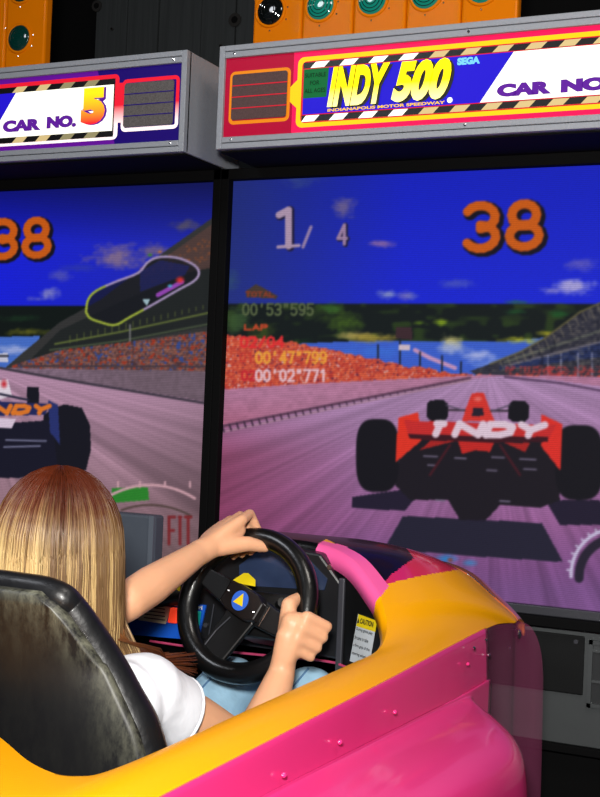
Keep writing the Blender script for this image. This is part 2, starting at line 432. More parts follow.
P.poly([(472, 393), (484, 393), (490, 410), (495, 422), (462, 421), (466, 408)], (214, 52, 44)); P.blob(478, 399, 5, 3, (235, 120, 110), .9, 71, .2)
P.poly([(473, 408), (483, 408), (484, 416), (472, 416)], (40, 30, 44))
P.poly([(398, 418), (418, 412), (422, 440), (396, 462)], (226, 52, 36)); P.poly([(541, 414), (562, 424), (560, 470), (541, 446)], (222, 48, 40))
P.poly([(404, 420), (418, 421), (556, 425), (548, 440), (480, 441), (408, 435)], (200, 44, 44))
P.poly([(408, 434), (480, 436), (548, 437), (548, 442), (480, 443), (410, 439)], (60, 20, 30))
P.text('INDY', 424, 423.5, 116, 10.5, (224, 200, 216), 3.6, .012, .45, .24)
P.poly([(458, 441), (494, 443), (490, 452), (476, 450), (462, 454)], (196, 40, 36)); P.poly([(430, 441), (455, 441), (420, 450)], (170, 36, 34)); P.poly([(505, 443), (530, 443), (525, 452)], (170, 36, 34))
for (a, b, c) in ((424, 456, 22), (428, 465, 14), (455, 458, 18), (492, 457, 20), (520, 459, 26), (524, 469, 20), (487, 470, 16), (436, 500, 14), (500, 501, 16)):
    P.line([(a, b), (a+c*.6, b+.6)], .9, (120, 110, 135), .8)
P.line([(450, 445), (430, 475)], 1.2, (70, 24, 34)); P.line([(500, 445), (520, 475)], 1.2, (70, 24, 34))
P.blob(447, 559, 12, 5, (40, 130, 200), .9, 72, .2); P.blob(450, 560, 4, 3, (150, 60, 40), .9, 73, .2); P.blob(470, 563, 8, 4, (50, 140, 200), .7, 74, .2)
# gauge arc, lap and time figures
P.line(arc(615, 575, 44, 46, 178, 262, 18), 1.6, (200, 190, 220)); P.line(arc(615, 577, 36, 38, 178, 262, 18), 4.5, (40, 34, 50))
for k in range(8):
    a = math.radians(186+k*10); P.line([(615+44*math.cos(a), 575+46*math.sin(a)), (615+48*math.cos(a), 575+50*math.sin(a))], .9, (200, 190, 220))
def fig38(p, x, y, w, h, k=1.):
    p.text('38', x+2.5*k, y+2*k, w, h, (20, 16, 30), 6.6*k, -.04, 0, .30); p.text('38', x, y, w, h, (204, 92, 20), 4.6*k, -.04, 0, .30)
fig38(P, 467, 206, 72, 43)
P.line([(280, 216), (290, 210.5), (290, 247)], 4.4, (30, 26, 60)); P.line([(279, 215), (288.5, 210), (288.5, 246)], 3.4, (176, 150, 176))
P.line([(278, 247), (299, 245.5)], 1.6, (176, 150, 176)); P.line([(311, 227), (303, 247)], 1.6, (150, 128, 170))
P.text('4', 339, 225.5, 11, 19, (30, 26, 60), 2.6); P.text('4', 338, 225, 11, 19, (160, 130, 165), 1.6)
P.poly([(246, 291), (256, 284), (278, 296), (276, 299), (246, 297)], (70, 56, 50)); P.text('TOTAL', 246, 292, 28, 4.5, (140, 60, 40), .7)
P.text("00'53\"595", 243, 304, 70, 11, (88, 100, 66), 1.0, 0, 0, .3)
P.text('LAP', 245, 325, 22, 4.6, (190, 70, 40), 1.0)
P.text('02/04', 241, 337, 42, 10, (226, 46, 50), 1.2, 0, 0, .3)
P.text("01", 240, 353, 13, 9, (200, 60, 50), 1.0, 0, 0, .3); P.text("00'47\"799", 256, 352, 70, 11, (238, 160, 60), 1.15, 0, 0, .3)
P.text("02", 242, 371, 13, 9, (200, 40, 50), 1.1, 0, 0, .3); P.text("00'02\"771", 256, 370, 70, 11, (230, 190, 200), 1.2, 0, 0, .3)
PIC_R = P

# --- picture of the left display
P = Picture(-1.242)
X, Y = P.X, P.Y
hx = np.clip((X+60)/240, 0, 1)[..., None]
P.C = np.array([16, 24, 196.])*(1-hx)+np.array([26, 34, 150.])*hx
P.C = P.C*(.6+.6*np.clip((Y-185)/60, 0, 1)[..., None])
for (a, b, rx, ry, c, al, sd) in ((118, 256, 30, 12, (136, 112, 140), .9, 2), (150, 250, 20, 8, (120, 100, 130), .8, 3), (52, 294, 12, 6, (140, 140, 200), .8, 4), (60, 276, 13, 6, (90, 90, 180), .7, 5),
        (38, 299, 10, 3, (120, 120, 190), .7, 6), (185, 226, 16, 6, (100, 90, 90), .7, 7), (80, 268, 20, 5, (50, 60, 170), .6, 8), (192, 240, 12, 5, (80, 70, 110), .6, 9)):
    P.blob(a, b, rx, ry, c, al, sd)
P.paint(np.clip((Y-305)/1.5, 0, 1)*(Y < 400), (14, 22, 20))
P.blob(28, 332, 22, 4, (110, 110, 30), .8, 21); P.blob(20, 318, 18, 4, (24, 50, 30), .7, 22)
P.poly([(-60, 338), (40, 336), (30, 368), (-60, 368)], (70, 110, 200)); P.blob(12, 350, 18, 6, (170, 180, 225), .8, 23)
# grandstand
P.poly([(5, 368), (20, 355), (60, 322), (100, 300), (150, 262), (215, 216), (240, 200), (240, 372), (5, 372)], (52, 52, 52))
P.poly([(60, 330), (120, 302), (215, 262), (240, 250), (240, 320), (30, 360)], (32, 36, 36))
P.poly([(150, 268), (215, 222), (240, 210), (240, 262), (190, 272)], (86, 62, 58), .8)
sp = value_noise(X/2.2, Y/2.2, 42)
P.paint(((Y > 285-(X-100)*.45) & (Y < 305-(X-100)*.42) & (X > 140))*np.clip(sp*1.8-1, 0, 1)*.8, (180, 90, 40))
for k in range(22): P.line([(70+k*7, 336-k*1.6), (70+k*7, 343-k*1.8)], .6, (86, 96, 50), .7)
P.line([(55, 344), (120, 332), (240, 306)], .9, (96, 108, 54)); P.line([(50, 350), (120, 341), (240, 318)], .9, (70, 80, 60))
P.line([(130, 325), (130, 368)], .9, (110, 110, 110))
topc = np.interp(X, [10, 60, 120, 216], [366, 350, 343, 330]); botc = np.interp(X, [10, 60, 216], [368, 369, 372])
n2 = value_noise(X/1.8, Y/1.6, 43)[..., None]; n3 = value_noise(X/2.4, Y/2, 44)[..., None]
cr = np.array([70, 50, 60.])*(1-n2)+np.array([170, 110, 90.])*n2; cr = np.where(n3 > .80, np.array([60, 80, 150.]), cr); cr = np.where(n3 < .25, np.array([170, 60, 40.]), cr)
P.C = np.where(((Y > topc) & (Y < botc) & (X > 12))[..., None], cr*.92, P.C)
# wall and track
P.C = np.where((Y > np.interp(X, [-60, 216], [367, 371]))[..., None], np.array([132, 108, 128.])*(.85+.25*value_noise(X/3, Y/3, 62)[..., None]), P.C)
P.paint(((Y > np.interp(X, [10, 216], [368, 371])) & (X > 10))*np.clip((X-20)/120, 0, 1)*.6, (100, 84, 92))
tr = track(P, -30, 362, ((184, 142, 172), (134, 104, 108)), 63)
lo = np.interp(X, [-60, 0, 60, 216], [368, 368, 378, 403])
P.C = np.where((Y > lo)[..., None], tr, P.C)
P.C = P.C*(1-.22*(np.clip((X-110)/110, 0, 1)*np.clip((Y-390)/50, 0, 1))[..., None])
P.line([(0, 368), (60, 379), (216, 405)], 1.3, (62, 54, 66)); P.line([(20, 366), (216, 366.5)], 1.0, (70, 58, 66))
# course map
loop = arc(108, 304, 24, 20, 75, 250, 14)+arc(170, 272, 26, 15, 250, 420, 14)+arc(108, 304, 24, 20, 60, 75, 2)
xs = [(86,312),(88,300),(96,291),(115,282),(138,273),(148,262),(160,257),(178,258),(194,265),(199,273),(194,281),(178,290),(152,305),(130,317),(115,325),(100,322),(90,318),(86,312)]
P.poly(xs, (20, 22, 30), .75); P.poly([(140,272),(160,260),(190,266),(185,275),(140,292)], (30, 36, 110), .6)
sm = catmull([(a, b, 0) for a, b in xs], 60)
for i in range(59):
    t = i/59; c = (170, 150, 190) if .15 < t < .72 else (160, 176, 60)
    P.line([(sm[i].x, sm[i].y), (sm[i+1].x, sm[i+1].y)], 1.1, c)
P.line([(158, 295), (182, 282)], 2.2, (150, 70, 180)); P.blob(180, 280, 5, 4, (220, 50, 50), 1, 5, .1); P.blob(170, 286, 3, 2, (80, 180, 220), 1, 5, .1)
P.poly([(142, 299), (150, 299), (147, 306)], (160, 190, 200)); P.blob(150, 255, 3, 2, (60, 130, 40), 1, 5, .1); P.blob(160, 252, 3, 2, (190, 120, 60), 1, 5, .1)
# racing car
P.poly([(44, 414), (64, 404), (82, 408), (90, 425), (91, 450), (86, 470), (60, 475), (40, 470)], (22, 22, 32))
P.poly([(-20, 425), (52, 420), (58, 470), (20, 478), (-20, 478)], (24, 24, 40)); P.poly([(48, 400), (58, 405), (60, 445), (50, 432)], (40, 50, 110))
P.poly([(27, 387), (39, 387), (39, 404), (27, 404)], (22, 22, 32)); P.poly([(-20, 400), (50, 404), (45, 415), (-20, 416)], (34, 40, 92))
P.text('INDY', -26, 406, 72, 7, (226, 120, 40), 2.3, 0, .5, .3)
P.poly([(-2, 380), (8, 380), (12, 396), (-2, 400)], (226, 214, 226)); P.blob(4, 384, 4, 5, (200, 50, 60), 1, 3, .1); P.poly([(-10, 418), (16, 419), (12, 428), (-10, 428)], (220, 200, 220))
P.line([(0, 394), (28, 400)], 1.2, (40, 40, 60)); P.line([(6, 440), (46, 441)], .8, (120, 120, 150)); P.line([(4, 447), (40, 446)], .8, (120, 120, 150))
P.poly([(-6, 353), (8, 353), (8, 362), (-6, 362)], (200, 200, 220)); P.line([(-4, 356), (8, 356)], 1, (40, 40, 50))
# gauge
P.poly([(112, 488), (148, 487), (149, 500), (112, 503)], (44, 130, 44)); P.line(arc(150, 640, 110, 155, -112, -66, 14), 1.3, (206, 160, 170))
for k, a in enumerate((118, 140, 165, 190)): P.line([(a, 488-1), (a, 482)], 1.0, (206, 160, 170))
P.line(arc(150, 655, 110, 150, -105, -68, 14), 1.0, (80, 64, 60))
P.text('FIT', 169, 517, 22, 27, (124, 40, 44), 1.5, 0, 0, .3)
fig38(P, -8, 222, 56, 35, .8)
PIC_L = P

M_screen = mat_attr('display_picture', 'picture', rough=.6, emit=1.0, spec=.04)

def display(pic, x_left, parent):
    me = bpy.data.meshes.new('display_screen')
    u, v = np.meshgrid(np.linspace(0, 1.2, NX+1), np.linspace(0, .9, NZ+1))
    n = (NX+1)*(NZ+1)
    co = np.stack([x_left+u, np.full_like(u, .0), .8647+v], -1).reshape(-1, 3)
    back = np.array([[x_left, .03, .8647], [x_left+1.2, .03, .8647], [x_left+1.2, .03, 1.7647], [x_left, .03, 1.7647]])
    i, j = np.meshgrid(np.arange(NX), np.arange(NZ)); a = (j*(NX+1)+i).ravel()
    f = np.stack([a, a+1, a+NX+2, a+NX+1], -1)
    faces = f.tolist() + [(n+3, n+2, n+1, n)]
    me.from_pydata(np.vstack([co, back]).tolist(), [], faces); me.materials.append(M_screen)
    # fine scan line texture of the projection screen
    C = np.clip(pic.C, 0, 255)/255
    for _ in range(2):                         # the projected picture is soft
        Q = np.pad(C, ((1, 1), (1, 1), (0, 0)), 'edge'); C = (Q[:-2, 1:-1]+Q[2:, 1:-1]+Q[1:-1, :-2]+Q[1:-1, 2:]+2*Q[1:-1, 1:-1])/6
    rowmod = .94+.06*np.cos(np.arange(NZ+1)*PI)[:, None, None]
    grain = 1+.05*(np.random.default_rng(4).random(C.shape[:2])[..., None]-.5)
    C = np.clip(C*rowmod*grain, 0, 1)
    L = np.where(C <= .04045, C/12.92, ((C+.055)/1.055)**2.4)
    rgba = np.ones((n+4, 4)); rgba[:n, :3] = L.reshape(-1, 3); rgba[n:, :3] = 0
    at_ = me.attributes.new('picture', 'FLOAT_COLOR', 'POINT'); at_.data.foreach_set('color', rgba.ravel())
    o = bpy.data.objects.new('display_screen', me); COL.objects.link(o)
    o.parent = parent; o.matrix_parent_inverse = world_of(parent).inverted()
    return o

# ------------------------------------------------------------------ arcade cabinets
FY = -.209                                     # front face of the marquees
def rrect(x0, z0, x1, z1, r, y, n=5):
    out = []
    for (cx, cz, a0) in ((x1-r, z1-r, 0), (x0+r, z1-r, 90), (x0+r, z0+r, 180), (x1-r, z0+r, 270)):
        for k in range(n+1):
            a = math.radians(a0+90*k/n); out.append((cx+r*math.cos(a), y, cz+r*math.sin(a)))
    return out
def ring(mb, x0, z0, x1, z1, r, w, y, mi):     # outline of a rounded rectangle
    A = rrect(x0, z0, x1, z1, r, y); B = rrect(x0+w, z0+w, x1-w, z1-w, max(r-w, .001), y); n = len(A)
    mb.add(A+B, [(i, (i+1) % n, n+(i+1) % n, n+i) for i in range(n)], mi)
def quad(mb, pts, y, mi): mb.poly([(a, y, b) for a, b in pts], mi)

EM = 1.0
L_mag = mat('marquee_magenta_lit', (238, 20, 84), .4, emit=.9, emit_rgb=(238, 20, 84))
L_magd = mat('marquee_magenta', (205, 4, 60), .4, emit=.45)  # dimmer copy of the magenta: weak backlight at the grille end put into colour
L_red = mat('marquee_red_lit', (226, 20, 50), .4, emit=.7)
L_yel = mat('marquee_yellow_lit', (255, 196, 20), .4, emit=1.0)
L_yeld = mat('marquee_yellow', (244, 140, 20), .4, emit=.7)  # duller copy of the yellow, weaker backlight put into its colour
L_white = mat('marquee_white_lit', (255, 252, 235), .4, emit=1.25)
L_cream = mat('marquee_cream_lit', (226, 200, 140), .4, emit=.7)
L_creamd = mat('marquee_cream', (200, 190, 140), .4, emit=.3)
L_black = mat('marquee_black', (12, 8, 10), .4)
L_blue = mat('marquee_blue_lit', (34, 20, 196), .4, emit=.95)
L_green = mat('marquee_green_lit', (8, 104, 52), .4, emit=.8)
L_greenk = mat('marquee_dark_green_print', (8, 60, 30), .4, emit=.15)
L_purple = mat('marquee_purple_ink', (92, 30, 150), .4, emit=.85)
L_indigo = mat('marquee_indigo', (30, 8, 110), .4, emit=.7)
L_violet = mat('marquee_violet_lit', (92, 14, 140), .4, emit=.9)
L_sega = mat('marquee_cyan_lit', (120, 205, 240), .4, emit=.9)
L_title = mat_ramp('title_ink', 1.872, (255, 246, 150), 1.905, (255, 226, 6), emit=.95)
L_five = mat_ramp('number_ink', 1.868, (232, 30, 40), 1.935, (252, 204, 20), emit=.85)
L_redwhite = mat_ramp('red_to_white_ink', 1.858, (255, 236, 236), 1.905, (214, 24, 46), emit=.6)
L_grille = mat('speaker_mesh', (92, 88, 88), .8, noise=.75, scale=420)
L_grille_r = mat('speaker_mesh_dark', (84, 62, 62), .8, noise=.6, scale=420)

def cabinet(side):
    S = 0. if side == 'right' else -1.242
    lab = ('right racing game cabinet with magenta lit marquee and red car on its screen' if side == 'right'
           else 'left racing game cabinet with purple marquee reading car number 5')
    t = empty('racing_game_cabinet', (S+.6, .2, 0), lab, 'arcade machine', 'twin racing game cabinets')
    display(PIC_R if side == 'right' else PIC_L, S, t)
    # body behind and below the display
    MB().box((S-.02, .05, .06), (S+1.22, .85, 1.76)).build('cabinet_body', M_matte, t)
    b = MB()
    b.box((S-.021, -.022, .80), (S+.0, .05, 1.79)).box((S+1.2, -.022, .80), (S+1.221, .05, 1.79))
    b.box((S-.021, -.022, 1.7647), (S+1.221, .05, 1.79))
    b.box((S-.021, -.03, .826), (S+1.221, .05, .8465))
    b.build('screen_bezel', M_matte, t, bevel=.002)
    MB().box((S, -.016, .8465), (S+1.2, .012, .8650)).build('bezel_strip', M_greyd, t, bevel=.002)
    # lower front
    p = MB().box((S-.02, 0, .59), (S+1.22, .05, .826)); p.build('lower_panel', M_base, t, bevel=.002)
    MB().box((S+.55, -.006, .693), (S+.849, 0, .812)).build('access_plate', M_plate, t, bevel=.004)
    MB().box((S-.02, .02, .02), (S+1.22, .05, .574)).box((S-.02, -.012, .574), (S+1.22, .02, .59)).build('kick_panel', M_matte, t, bevel=.002)
    for (a, c) in ((.832, .800), (.562, .800)):
        MB().disc((S+a, -.006, c), .0045, (0, -1, 0), 12, .003).build('screw', M_greyd, t)
    # coin window at the edge of the frame
    v = MB(); v.box((S+.858, -.008, .672), (S+.866, 0, .806)).box((S+1.05, -.008, .672), (S+1.058, 0, .806))
    v.box((S+.858, -.008, .672), (S+1.058, 0, .680)).box((S+.858, -.008, .798), (S+1.058, 0, .806)).box((S+.866, -.006, .722), (S+1.05, 0, .727)).box((S+.866, -.006, .783), (S+1.05, 0, .787))
    fr = v.build('coin_window', M_base, t)
    MB().box((S+.866, -.002, .68), (S+1.05, -.0005, .785)).build('coin_window_face', mat('pale_backing_'+side, (70, 72, 74), .25, metal=.4), fr)
    # marquee box
    x0, x1 = (.066, 1.228) if side == 'right' else (-1.176, -.0136)
    z0, z1 = 1.792, 2.013
    m = MB(); fw = .0135
    m.box((x0, FY+.012, z0), (x1, .05, z1))
    mq = m.build('marquee', M_grey, t, bevel=.002)
    MB().box((x0+.004, -.19, z0-.004), (x1-.004, -.03, z0-.0005)).build('marquee_underside', M_matte, mq)
    r = MB()
    for (a, c, d, e) in ((x0, z0, x0+fw, z1), (x1-fw, z0, x1, z1), (x0+fw, z1-.0265, x1-fw, z1-.0135), (x0+fw, z0+.0135, x1-fw, z0+.0255), (x0+fw, z0, x1-fw, z0+.012), (x0+fw, z1-.012, x1-fw, z1)):
        r.box((a, FY, c), (d, FY+.02, e))
    r.build('marquee_frame', M_grey, mq, bevel=.0015)
    sx = (.1026, .619, 1.10) if side == 'right' else (-.047, -.56, -1.10)
    for a in sx:
        for c in (z1-.0185, z0+.0205): MB().ellipsoid((a, FY, c), (.0035, .003, .0035), 10, 6).build('screw', M_chrome, mq)
    pz0, pz1 = 1.8165, 1.9885; y = FY+.008
    art = MB(); mats = []
    def mi(mm):
        if mm not in mats: mats.append(mm)
        return mats.index(mm)
    lay = [0]
    def yy(): lay[0] += 1; return y-lay[0]*.0002
    if side == 'right':
        quad(art, [(.24, pz0), (x1, pz0), (x1, pz1), (.24, pz1)], yy(), mi(L_mag))
        quad(art, [(x0, pz0), (.24, pz0), (.24, pz1), (x0, pz1)], yy(), mi(L_magd))
        quad(art, [(.234, 1.885), (.262, 1.86), (.262, 1.94), (.234, 1.915)], yy(), mi(L_yel))
        ring(art, .250, 1.829, x1-.17, 1.9755, .014, .0125, yy(), mi(L_yel))
        ring(art, .260, 1.838, x1-.18, 1.966, .010, .0025, yy(), mi(L_red))
        ring(art, .091, 1.8445, .2345, 1.9575, .012, .0075, yy(), mi(L_yeld))
        F0, F1, XR = 1.8405, 1.9635, x1-.183
        quad(art, [(.263, F0), (XR, F0), (XR, F1), (.263, F1)], yy(), mi(L_black))
        ycheck = yy()
        k = 0; xx = .263
        while xx < XR-.08:                     # slanted cream checks top and bottom
            c = mi(L_white) if xx < .5 else mi(L_cream)
            for (a, lo_, hi_, sh_) in ((xx+.016, 1.9515, 1.9635, .012), (xx-.002, 1.8405, 1.853, .012)):
                quad(art, [(max(a, .263), lo_), (a+.031, lo_), (a+.031+sh_, hi_), (max(a+sh_, .263), hi_)], ycheck, c)
            xx += .0645; k += 1
        quad(art, [(.263, 1.8535), (XR, 1.8535), (XR, 1.951), (.263, 1.951)], yy(), mi(L_red))
        quad(art, [(.265, 1.8553), (XR-.002, 1.8553), (XR-.002, 1.9492), (.265, 1.9492)], yy(), mi(L_blue))
        quad(art, [(.6455, 1.8553), (XR-.002, 1.8553), (XR-.002, 1.9492), (.709, 1.9492)], yy(), mi(L_white))
        quad(art, [(.265, 1.889), (.318, 1.889), (.3215, 1.9492), (.265, 1.9492)], yy(), mi(L_green))
        art.build('marquee_artwork', mats, mq, fix=False)
        tx = MB()
        for i, (w_, a, b) in enumerate((('SUITABLE', .269, .316), ('FOR', .281, .302), ('ALL AGES', .269, .316))):
            put_text(tx, w_, (a, y-.0045, 1.931-i*.016), (b-a, 0, 0), (0, 0, .009), 0, .01)
        t1, t2, t3 = MB(), MB(), MB()
        put_text(t1, 'INDIANAPOLIS MOTOR SPEEDWAY', (.323, y-.0045, 1.8572), (.252, 0, 0), (0, 0, .006), 0, .03); t1.build('speedway_lettering', L_yel, mq, fix=False)
        put_text(t2, 'SEGA', (.597, y-.0045, 1.931), (.046, 0, 0), (0, 0, .0145), 0, .07); t2.build('maker_lettering', L_sega, mq, fix=False)
        t3.disc((.5845, y-.003, 1.864), .0055, (0, -1, 0), 16, .001, 0); t3.build('registered_mark', L_white, mq)
        tx.build('age_lettering', [L_greenk], mq, fix=False)
        tt = MB()
        for (dx, dz, yo, m_, of) in ((.0062, -.003, -.0040, 0, .085), (.0, 0, -.0052, 0, .088), (0, 0, -.0062, 1, .055)):
            put_text(tt, 'INDY', (.322+dx, y+yo, 1.8665+dz), (.135, 0, 0), (.0, 0, .0815), m_, of, .30)
            put_text(tt, '500', (.462+dx, y+yo, 1.8665+dz), (.124, 0, 0), (.0, 0, .0815), m_, of, .30)
        tt.build('title_lettering', [L_black, L_title], mq, fix=False)
        cn = MB(); put_text(cn, 'CAR', (.679, y-.0045, 1.8625), (.107, 0, 0), (0, 0, .0255), 0, .085)
        put_text(cn, 'NO.', (.803, y-.0045, 1.8625), (.098, 0, 0), (0, 0, .0255), 0, .085)
        cn.build('car_number_lettering', [L_purple], mq, fix=False)
        gx0, gx1, gz0, gz1, gm, lm = .0985, .2285, 1.8535, 1.9500, L_grille_r, L_red
    else:
        X0 = x0
        quad(art, [(X0, pz0), (x1, pz0), (x1, pz1), (X0, pz1)], yy(), mi(L_indigo))
        quad(art, [(X0, pz0), (-.195, pz0), (-.25, pz1), (X0, pz1)], yy(), mi(L_violet))
        a = yy(); ring(art, X0+.15, 1.829, -.190, 1.9755, .012, .0105, a, mi(L_redwhite))
        quad(art, [(-.205, 1.866), (-.176, 1.866), (-.176, 1.955), (-.205, 1.955)], yy(), mi(L_redwhite))
        ring(art, -.1815, 1.8445, -.0335, 1.9615, .012, .0085, yy(), mi(L_redwhite))
        F0, F1 = 1.8355, 1.966
        quad(art, [(X0+.161, F0), (-.2005, F0), (-.2005, F1), (X0+.161, F1)], yy(), mi(L_black))
        yc = yy(); xx = -.5405
        while xx < -.30:
            for (aa, lo_, hi_) in ((xx+.055, 1.953, 1.966), (xx+.060, 1.8355, 1.8485)):
                quad(art, [(aa, lo_), (aa+.031, lo_), (aa+.044, hi_), (aa+.013, hi_)], yc, mi(L_creamd if xx > -.45 else L_cream))
            xx += .0665
        quad(art, [(X0+.161, 1.849), (-.2035, 1.849), (-.2035, 1.9525), (X0+.161, 1.9525)], yy(), mi(L_white))
        quad(art, [(X0+.161, 1.849), (-.545, 1.849), (-.474, 1.9525), (X0+.161, 1.9525)], yy(), mi(L_blue))
        art.build('marquee_artwork', mats, mq, fix=False)
        cn = MB(); put_text(cn, 'CAR', (-.506, y-.0045, 1.8605), (.109, 0, 0), (0, 0, .028), 0, .085)
        put_text(cn, 'NO.', (-.381, y-.0045, 1.8625), (.082, 0, 0), (0, 0, .028), 0, .085)
        cn.build('car_number_lettering', [L_purple], mq, fix=False)
        fv = MB(); put_text(fv, '5', (-.2835, y-.0045, 1.8635), (.066, 0, 0), (0, 0, .084), 0, .10); put_text(fv, '5', (-.2865, y-.0060, 1.8650), (.064, 0, 0), (0, 0, .083), 1, .078)
        fv.build('number_lettering', [L_purple, L_five], mq, fix=False)
        gx0, gx1, gz0, gz1, gm, lm = -.173, -.0455, 1.8535, 1.9510, L_grille, L_indigo
    g = MB(); yg = y-.005
    g.prism(rrect(gx0, gz0, gx1, gz1, .006, yg), (0, .0015, 0), 0)
    for k in range(1, 4):
        zz = gz0+(gz1-gz0)*k/4; g.box((gx0, yg-.0012, zz-.0009), (gx1, yg, zz+.0009), 1)
    g.build('speaker_grille', [gm, lm], mq)
    # row of start lights on top
    return t
cab_r = cabinet('right'); cab_l = cabinet('left')

def signal_board(x_right, label, glow):
    n = 5; pitch = .128; x0 = x_right-n*pitch; y0 = .062
    t = empty('start_light_board', ((x0+x_right)/2, y0+.05, 2.014), label, 'signal light', 'orange start light boards above the marquees')
    for k in range(n):
        a = x0+k*pitch
        h = MB().box((a+.0008, y0, 2.0145), (a+pitch-.0008, y0+.03, 2.365)).build('housing', M_orange, t, bevel=.006)
        for r_ in range(2):
            zc = 2.175+r_*.128; cx = a+pitch*.5-.018
            rim = MB(); C_ = Vector((cx, y0, zc))
            pts = [C_+Vector((math.cos(2*PI*i/32)*.0365, 0, math.sin(2*PI*i/32)*.0365)) for i in range(32)]
            rim.tube(pts, .004, 8, closed=True); rim.build('lens_rim', M_orange, h, smooth=True)
            mm = M_lensdark if (k == 0 and r_ == 0) else (M_lensglow if glow and r_ == 0 else M_lens)
            ls = MB().ellipsoid((cx, y0-.001, zc), (.034, .010, .034), 28, 14); ls.build('lens', [mm], h, smooth=True)
            rg = MB()
            for rr_ in (.013, .021, .028):
                yo = -.001-.010*math.sqrt(1-(rr_/.034)**2)
                rg.tube([C_+Vector((math.cos(2*PI*i/28)*rr_, yo, math.sin(2*PI*i/28)*rr_)) for i in range(28)], .0012, 6, closed=True)
            rg.build('lens_ring', M_lensdark if mm is M_lensdark else M_lens, h, smooth=True)
            for (dx, dz) in ((.045, .004), (.042, -.024), (0, -.047), (-.044, .03)):
                MB().ellipsoid((cx+dx, y0-.001, zc+dz), (.0025, .002, .0025), 8, 5).build('screw', M_chrome, h)
    return t
signal_board(.640, 'orange start light board with teal lenses above the magenta marquee', True)
signal_board(-.600, 'orange start light board with dark lenses at the top left corner', False)

# ------------------------------------------------------------------ console between the two cars
t = empty('centre_console', (-.17, -.15, 0), 'blue-grey box console behind the driver\'s head between the two cars', 'console')
MB().box((-.30, -.2, 0), (-.050, -.160, .999)).build('console_body', M_console, t, bevel=.006)
MB().box((-.062, -.206, .02), (-.050, -.2, .999)).build('edge_trim', mat('console_trim', (96, 104, 116), .5), t)

# ------------------------------------------------------------------ the ride-on car body
CX = .44
def mir(p): return Vector((2*CX-p[0], p[1], p[2]))
NS = 313
Ept = [(.44,-1.41,.9),(.561,-1.486,.9),(.649,-1.544,.9),(.701,-1.552,.9),(.72,-1.49,.9),(.72,-1.2,.9),(.72,-.95,.9),(.719,-.83,.902),
       (.706,-.76,.92),(.683,-.72,.95),(.652,-.69,.974),(.596,-.65,1.008),(.529,-.62,1.022),(.44,-.61,1.026)]
Gpt = [(.44,-2.0,.9),(.6,-2.0,.9),(.74,-1.97,.893),(.78,-1.8,.888),(.78,-1.49,.887),(.78,-1.2,.887),(.78,-.95,.887),(.78,-.7,.889),
       (.785,-.45,.891), tuple(at(517,621,-.36)), tuple(at(494,598,-.37)), tuple(at(462,572,-.39)), tuple(at(415,557,-.40)), (.44,-.42,.995)]
E = catmull(Ept, NS); G = catmull(Gpt, NS)
def sp(i): return i/(NS-1)*13                 # station number along the curves
NT = 72
def smooth01(u): u = min(max(u, 0), 1); return u*u*(3-2*u)
def hull_pt(i, t, mirror=False):
    s_ = sp(i); e, g = E[i], G[i]
    p = e.lerp(g, t)
    k = 4*t*(1-t); front = smooth01((s_-6)/5)
    d = (g-e).length
    p = p + Vector((0, 0, 1))*k*(.009*(1-front)+.075*d*front) + Vector((1, 0, 0))*k*front*.02*max(0, 1-abs(s_-9)/3)
    if mirror:                                 # the left flank of the cowl stays low
        p.z = .9+(p.z-.9)*(1-.72*smooth01((p.x-.47)/.10)) if p.z > .9 else p.z
        return mir(p)
    return p
# decals laid on the cowl, outlined on its surface seen from above: (outline, paint)
DECALS = [([(344,546),(362,560),(375,575),(386,584),(420,576),(462,569),(470,560),(440,540),(340,535)], 2),
          ([(318,535),(352,552),(384,582),(392,574),(414,558),(400,540),(330,530)], 3),
          ([(300,540),(322,541),(343,545),(362,555),(376,570),(389,586),(378,600),(384,610),(370,590),(352,565),(330,552),(300,548)], 1)]
def inside(poly, x, y):
    r = False; n = len(poly)
    for i in range(n):
        (x0, y0), (x1, y1) = poly[i], poly[(i+1) % n]
        if (y0 > y) != (y1 > y) and x < (x1-x0)*(y-y0)/(y1-y0)+x0: r = not r
    return r
def hull_mat(i, k, mflag):
    s_ = sp(i+.5); t = (k+.5)/NT
    if s_ < 8.5: return 0
    c = (hull_pt(i, k/NT)+hull_pt(i+1, (k+1)/NT))/2
    if mflag: return 3
    if c.x < .525: return 3
    d = c-Vector(CAM); z = d.dot(Vector(cF)); px = 300+FPX*d.dot(Vector(cR))/z; py = 398.5-FPX*d.dot(Vector(cU))/z
    r = 0
    for poly, m_ in DECALS:
        if inside(poly, px, py): r = m_
    return r
car = empty('ride_on_racing_car', (CX, -1.1, 0), 'yellow and pink ride-on racing car body in front of the right screen', 'arcade car')
hull = MB()
for mflag in (False, True):
    rows = []
    for i in range(NS):
        row = []
        e = hull_pt(i, 0, mflag); inw = (Vector((CX, -1.05, e.z))-e).normalized()
        row.append(e+inw*.010+Vector((0, 0, -.030))); row.append(e+inw*.007+Vector((0, 0, -.008)))
        for k in range(NT+1): row.append(hull_pt(i, k/NT, mflag))
        rows.append(row)
    hull.grid(rows, matf=lambda i, k: hull_mat(i, max(k-2, 0), mflag))
hb = hull.build('upper_shell', [M_yellow, M_pinkd, M_red, M_blackgel], car, smooth=True, merge=True)
so = hb.modifiers.new('solid', 'SOLIDIFY'); so.thickness = .006; so.offset = -1

